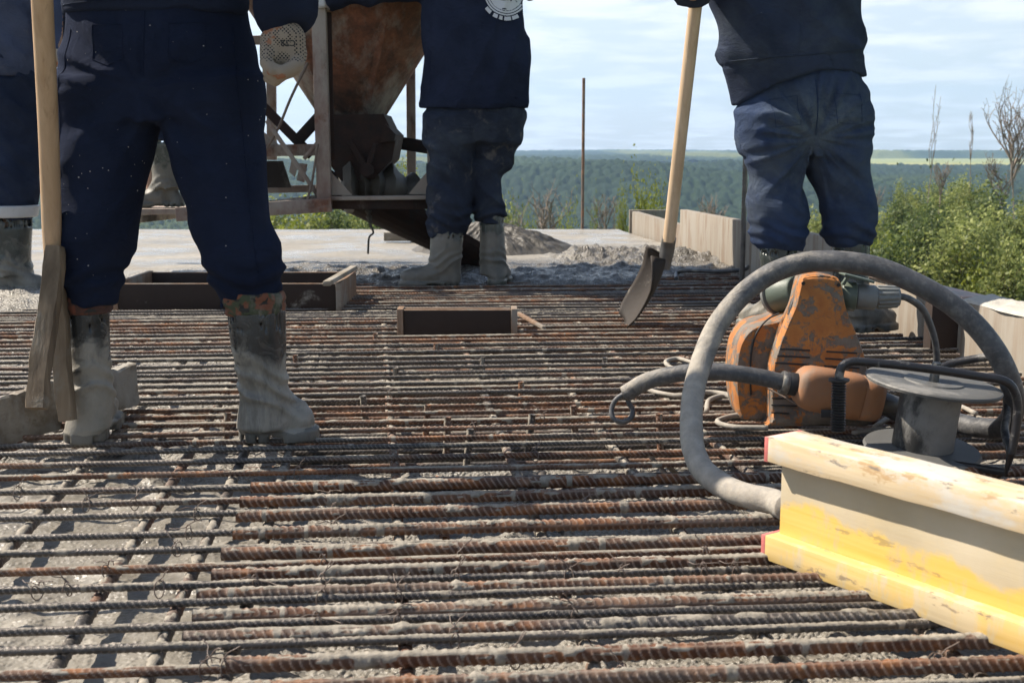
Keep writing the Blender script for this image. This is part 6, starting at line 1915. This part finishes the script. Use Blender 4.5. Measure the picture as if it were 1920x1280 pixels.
def fn(X, Y, Z):
    d = smin(smin(stack(X, Y, Z, LA3), stack(X, Y, Z, RA3), .010), stack(X, Y, Z, PA3), .04)
    an_ = np.arctan2(Z - zc3, X - xm3); q = np.hypot(X - xm3, Z - zc3)
    d = d + folds(an_ * 1.6, 0 * X, q * 2.2, 63, 2.6, 1.0, .018) * np.exp(-((q - .13) / .11) ** 2)
    d = d + .010 * np.exp(-((X - xm3 + .004) / .008) ** 2) * sst(zc3 - .02, zc3 + .03, Z) * (Y < RY_)
    d = d + folds(X, Y, Z, 61, 4.5, 10, .016, 7) * sst(.62, .42, Z) + folds(X, Y, Z, 62, 3, 5, .011, -7) * sst(.4, .6, Z)
    return d - .007 * np.sin(Z * 135 + 4 * np.sin(X * 20)) * np.exp(-((Z - .36) / .05) ** 2)
base = np.array([r(1525, 610)[0], RY_, 0.0])
J = joints(RY_, r(1510, 219)[2], r(1508, 150)[0], .10, dict(l=r(1455, 345), r=r(1580, 345)), dict(l=r(1462, 560), r=r(1600, 560)),
           dict(l=r(1375, -120), r=r(1590, -120)), dict(l=r(1330, -75, 4.25), r=r(1625, -60, 4.2)), dict(l=r(1300, -12, 4.16), r=r(1540, -60, 4.62)), lean=-.03)
J['chest'] = r(1480, -60); J['neck'] = r(1470, -175, RY_ + .06); J['head'] = J['neck'] + np.array([0, .03, .115])
J['wr_r'] = r(1420, -110, 4.66); J['el_r'] = r(1625, -50, 4.45)
per = body_mesh('person', J, base, 'person in washed navy trousers and loose jacket seen from behind, gripping the shovel')
helmet(J, per)
cloth_mesh('trousers', fn, [r(1375, 0)[0], RY_ - .22, r(1500, 466)[2]], [r(1655, 0)[0], RY_ + .24, r(1500, 120)[2]], .0075, M['cloth_r'], per, 1, lambda V: np.clip(1.15 * np.exp(-(((V[:, 0] - xm3) / .17) ** 2 + ((V[:, 2] - zc3 - .07) / .11) ** 2)) + .35 * np.exp(-((V[:, 2] - zc3 + .16) / .10) ** 2), 0, 1))
T3 = rows(RY_, [(206, 1380, 1624, .54), (180, 1374, 1624, .54), (146, 1364, 1620, .54), (110, 1357, 1612, .54), (83, 1353, 1614, .54), (62, 1350, 1606, .54), (30, 1343, 1598, .54), (0, 1338, 1596, .54), (-40, 1336, 1600, .54), (-100, 1345, 1600, .54), (-150, 1385, 1560, .5), (-175, 1430, 1520, .5)], .54)
T3i = T3.copy(); T3i[:, 3:] -= .013
hemx = [r(u, v)[0] for u, v in ((1380, 199), (1439, 163), (1517, 137), (1560, 135), (1622, 147))]; hemz = [r(u, v)[2] for u, v in ((1380, 199), (1439, 163), (1517, 137), (1560, 135), (1622, 147))]
def jk(X, Y, Z):
    d = stack(X, Y, Z, T3)
    for s in 'lr':
        ar = smin(rc(X, Y, Z, J['sh_' + s], J['el_' + s], .088, .070), rc(X, Y, Z, J['el_' + s], J['wr_' + s], .068, .062), .03)
        tip = J['wr_' + s]; ax = J['el_' + s] - tip; ax = ax / np.linalg.norm(ax)
        ar = np.maximum(ar, -((X - tip[0]) * ax[0] + (Y - tip[1]) * ax[1] + (Z - tip[2]) * ax[2]) - .012)
        d = smin(d, ar, .05)
    # waistband seam and the fold over it
    zb_ = r(1500, 112)[2] + .10 * (X - r(1500, 0)[0])
    d = d + .004 * np.exp(-((Z - zb_) / .005) ** 2)
    d = d + folds(X, Y, Z, 65, 3.2, 7, .016, 5) * sst(zb_ - .05, zb_ + .05, Z) + folds(X, Y, Z, 66, 5, 3, .012, -4) * .7
    hz3 = np.interp(X, hemx, hemz)
    d = np.maximum(d, -np.maximum(stack(X, Y, Z, T3i), Z - hz3 - .10))
    return np.maximum(d, hz3 - Z + .0 * Y)
cloth_mesh('jacket', jk, [r(1262, 0)[0] - .1, 4.02, r(1500, 210)[2]], [r(1680, 0)[0], RY_ + .42, r(1500, -185)[2]], .0082, M['jacket_r'], per, 1)
boot(per, RY_, [(452, 1424, 1494), (470, 1424, 1494), (510, 1428, 1492), (550, 1432, 1490), (575, 1432, 1490), (590, 1430, 1490)], (r(1462, 612)[0], RY_ - .06, R(112), .27), M['boot_l'], None, .0065)
boot(per, RY_ + .02, [(452, 1560, 1630), (470, 1561, 1630), (510, 1563, 1628), (545, 1565, 1627), (575, 1568, 1626), (590, 1570, 1630)], (r(1588, 612)[0], RY_ - .02, R(30), .235), M['boot_l'], None, .0065)
hc = at(1308, -22, 4.215)
glove(per, fist(hc, (-.08, .06, -1), (0.1, -1, 0), .027), M['glove'], .006)
glove(per, fist(J['wr_r'] + np.array([-.03, .03, 0]), (0, 0, -1), (0, -1, 0), .03), M['glove'], .008)

# ================= worker at the left edge
LY = 5.62
l = lambda u, v, Y=LY: at(u, v, Y)
ll = [(406, -28, 58), (383, -30, 62), (350, -30, 70), (300, -30, 75), (250, -32, 75), (200, -36, 76), (150, -40, 75)]
l2 = [(406, -118, -55), (350, -122, -50), (300, -124, -46), (250, -128, -42), (200, -130, -38), (150, -132, -30)]
lp = [(190, -126, 72, .55), (150, -128, 74, .58), (110, -128, 74, .58), (70, -126, 72, .58)]
LA4, RA4, PA4 = rows(LY, ll, 1.05), rows(LY, l2, 1.05), rows(LY, lp, .6)
def fn(X, Y, Z):
    d = smin(smin(stack(X, Y, Z, LA4), stack(X, Y, Z, RA4), .01), stack(X, Y, Z, PA4), .04)
    return d + folds(X, Y, Z, 71, 4, 10, .020, 9)
base = np.array([l(-30, 545)[0], LY, 0.0])
J = joints(LY, l(-30, 200)[2] + .02, l(-28, 120)[0], .10, dict(l=l(-88, 340), r=l(20, 340)), dict(l=l(-88, 500), r=l(20, 500)),
           dict(l=l(-110, -90), r=l(62, -90)), dict(l=l(-140, 20, 5.5), r=l(102, 0, 5.55)), dict(l=l(-90, 70, 5.35), r=l(106, 92, 5.4)), lean=.0)
per = body_mesh('person', J, base, 'person in greyish blue jacket with a reflective trouser band, cut by the picture edge')
helmet(J, per)
cloth_mesh('trousers', fn, [l(-140, 0)[0], LY - .2, l(0, 408)[2]], [l(95, 0)[0], LY + .2, l(0, 70)[2]], .0085, M['cloth_l'], per, 1)
T4 = rows(LY, [(146, -134, 78, .58), (120, -134, 78, .58), (80, -132, 80, .58), (40, -132, 84, .58), (0, -134, 90, .58), (-60, -134, 92, .58), (-110, -110, 70, .55), (-135, -60, 20, .5)], .58)
T4i = T4.copy(); T4i[:, 3:] -= .014
def jk(X, Y, Z):
    d = stack(X, Y, Z, T4)
    for s in 'lr':
        ar = smin(rc(X, Y, Z, J['sh_' + s], J['el_' + s], .085, .066), rc(X, Y, Z, J['el_' + s], J['wr_' + s], .064, .050), .03)
        d = smin(d, ar, .04)
    d = d + folds(X, Y, Z, 75, 3, 5, .02, 5)
    hz4 = T4[0, 0] + .05 * sst(l(0, 0)[0], l(-100, 0)[0], X)
    d = np.maximum(d, -np.maximum(stack(X, Y, Z, T4i), Z - hz4 - .09))
    return np.maximum(d, hz4 - Z)
cloth_mesh('jacket', jk, [l(-165, 0)[0], 5.25, T4[0, 0]], [l(135, 0)[0], LY + .2, l(0, -140)[2]], .009, M['jacket_l'], per, 1)
for (ra_, nm_) in ((LA4, 0), (RA4, 1)):
    z0, z1 = l(0, 407)[2], l(0, 384)[2]
    B = ra_[(ra_[:, 0] > z0 - .1)]; zz = np.linspace(z0, z1, 5)
    A = np.stack([zz] + [np.interp(zz, B[:, 0], B[:, k]) for k in range(1, 5)], 1); A[:, 3:] += .024
    o = cloth_mesh('reflective_band', lambda X, Y, Z: np.maximum(stack(X, Y, Z, A), -.5), [A[0, 1] - .15, LY - .16, z0 - .01], [A[0, 1] + .15, LY + .16, z1 + .01], .008, M['reflect'], per, 1)
boot(per, LY, [(404, -18, 56), (420, -20, 58), (460, -18, 56), (490, -16, 56), (515, -14, 60)], (l(-10, 548)[0], LY - .0, R(-10), .27), M['boot_l'], None, .008)
boot(per, LY, [(404, -115, -60), (420, -116, -60), (460, -114, -62), (490, -112, -62), (515, -112, -62)], (l(-90, 548)[0], LY - .04, R(80), .27), M['boot_l'], None, .009)
for s in 'lr':
    glove(per, fist(J['wr_' + s] + np.array([0, -.03, -.05]), (1, 0, 0), (0, -1, .5), .02), M['glove'], .008)

# ================= worker standing on the hopper frame, seen between the near worker's legs
HY_ = 6.32
q_ = lambda u, v, Y=HY_: at(u, v, Y)
z_f = q_(310, 388)[2]
J = joints(HY_, z_f + .84, q_(312, 200)[0], .10, dict(l=q_(275, 240), r=q_(350, 240)), dict(l=(q_(285, 380)[0], HY_, z_f + .09), r=(q_(375, 380)[0], HY_, z_f + .09)),
           None, dict(l=(q_(260, 0)[0], HY_ - .1, z_f + 1.2), r=(q_(420, 0)[0], HY_ - .1, z_f + 1.2)), dict(l=(q_(320, 0)[0], HY_ - .3, z_f + 1.25), r=(q_(440, 0)[0], HY_ - .28, z_f + 1.3)), face=(1, -.2, 0))
base = np.array([q_(320, 388)[0], HY_, z_f])
per = body_mesh('person', J, base, 'person on the hopper frame, muddy boots seen between the near worker\'s legs')
helmet(J, per)
tA = [rows(HY_, [(262, 262, 344), (240, 262, 346), (200, 262, 352), (150, 262, 360), (100, 262, 366)], 1.0), rows(HY_ + .02, [(262, 352, 420), (240, 350, 422), (200, 348, 424), (150, 345, 424), (100, 345, 424)], 1.0)]
def fn(X, Y, Z):
    d = smin(stack(X, Y, Z, tA[0]), stack(X, Y, Z, tA[1]), .03)
    return d + folds(X, Y, Z, 81, 4, 10, .010, 8)
cloth_mesh('trousers', fn, [q_(245, 0)[0], HY_ - .2, q_(0, 268)[2]], [q_(440, 0)[0], HY_ + .22, q_(0, 95)[2]], .011, M['cloth_l'], per, 1)
cloth_mesh('jacket', lambda X, Y, Z: smin(smin(rc(X, Y, Z, J['pelvis'] + np.array([0, 0, -.05]), J['chest'] + np.array([0, 0, .06]), .17, .19), smin(rc(X, Y, Z, J['sh_l'], J['el_l'], .085, .065), rc(X, Y, Z, J['el_l'], J['wr_l'], .065, .05), .02), .04), smin(rc(X, Y, Z, J['sh_r'], J['el_r'], .085, .065), rc(X, Y, Z, J['el_r'], J['wr_r'], .065, .05), .02), .04) + folds(X, Y, Z, 82, 4, 6, .01, 4), [J['chest'][0] - .42, HY_ - .45, J['pelvis'][2] - .28], [J['chest'][0] + .45, HY_ + .25, J['neck'][2] + .02], .014, M['jacket_l'], per, 1)
for s in 'lr':
    glove(per, fist(J['wr_' + s] + np.array([0, -.05, 0]), (0, 0, 1), (0, -1, .2), .02), M['glove'], .010)
boot(per, HY_, [(250, 276, 345), (270, 276, 344), (300, 282, 343), (330, 286, 342), (352, 284, 344)], (q_(348, 388)[0], HY_ - .01, R(188), .29), M['boot_m'], None, .009, zb=z_f)
boot(per, HY_ + .02, [(250, 356, 420), (300, 358, 418), (352, 358, 418)], (q_(395, 388)[0], HY_, R(70), .27), M['boot_m'], None, .011, zb=z_f)
mb = MB().box((q_(335, 392)[0], HY_ + .02, z_f - .018), (.62, .34, .03), None, 0, .003)
mb.build('standing_plate', M['frame'], hop)

# ================= seams and pockets stitched on the clothes (thin raised welts that follow the cloth)
def welt(body, L, Y, r=.0013, mat=None, nm='seam', closed=False):
    pts = []
    L = L + [L[0]] if closed else L
    for (u0, v0), (u1, v1) in zip(L[:-1], L[1:]):
        k = max(2, int(math.hypot(u1 - u0, v1 - v0) / 6))
        pts += [at(u0 + (u1 - u0) * t / k, v0 + (v1 - v0) * t / k, Y) for t in range(k)]
    pts.append(at(*L[-1], Y))
    T = bvh_of(body); out = []
    for p in pts:
        h_ = T.ray_cast(Vector(p) - Vector((0, .5, 0)), Vector((0, 1, 0)))
        if h_[0] is not None:
            out.append(np.array(h_[0]) + np.array([0, -r * .35, 0]))
    if len(out) > 3:
        mb = MB().tube(np.array(out), r, 6); return mb.build(nm, M[mat], body, smooth=True, ang=80)
by = {}
for o in C.objects:
    if o.parent is not None and o.parent.get('category') == 'person' and o.name.split('.')[0] in ('trousers', 'jacket'):
        by[(o.parent.name, o.name.split('.')[0])] = o
names = [o.name for o in C.objects if o.get('category') == 'person']
def W_(i, part, L, Y, **k):
    welt(by[(names[i], part)], L, Y, **k)
W_(0, 'trousers', [(300, 28), (299, 90), (298, 150)], NY, mat='cloth_n', r=.0018)
W_(0, 'trousers', [(204, 56), (262, 56), (262, 118), (233, 130), (204, 118)], NY, mat='cloth_n', closed=True)
W_(0, 'trousers', [(343, 54), (404, 50), (406, 114), (375, 128), (345, 116)], NY, mat='cloth_n', closed=True)
W_(0, 'trousers', [(150, 60), (140, 160), (133, 300), (132, 420), (136, 530)], NY, mat='cloth_n')
W_(0, 'trousers', [(448, 60), (462, 160), (474, 300), (486, 420), (500, 520)], NY, mat='cloth_n')
W_(0, 'jacket', [(128, 16), (220, 14), (320, 12), (420, 8), (460, 4)], NY, mat='jacket_n')
W_(1, 'jacket', [(800, 190), (850, 193), (920, 196), (982, 196)], MYY, mat='jacket_m')
W_(1, 'jacket', [(812, 10), (810, 90), (808, 180)], MYY, mat='jacket_m')
W_(1, 'trousers', [(884, 210), (886, 260), (885, 300)], MYY, mat='cloth_m')
W_(2, 'jacket', [(1362, 118), (1430, 113), (1500, 108), (1570, 100), (1612, 92)], RY_, mat='jacket_r', r=.0022)
W_(2, 'jacket', [(1480, 108), (1484, 70), (1486, 4)], RY_, mat='jacket_r')
W_(2, 'jacket', [(1536, 104), (1545, 120), (1549, 136)], RY_, mat='jacket_r')
W_(2, 'trousers', [(1514, 150), (1516, 200), (1515, 255)], RY_, mat='cloth_r', r=.0022)
W_(2, 'trousers', [(1430, 190), (1480, 182), (1484, 235), (1440, 240)], RY_, mat='cloth_r', closed=True)
W_(2, 'trousers', [(1548, 178), (1600, 180), (1600, 235), (1552, 232)], RY_, mat='cloth_r', closed=True)
W_(3, 'jacket', [(2, 124), (40, 130), (72, 136)], LY, mat='jacket_l')
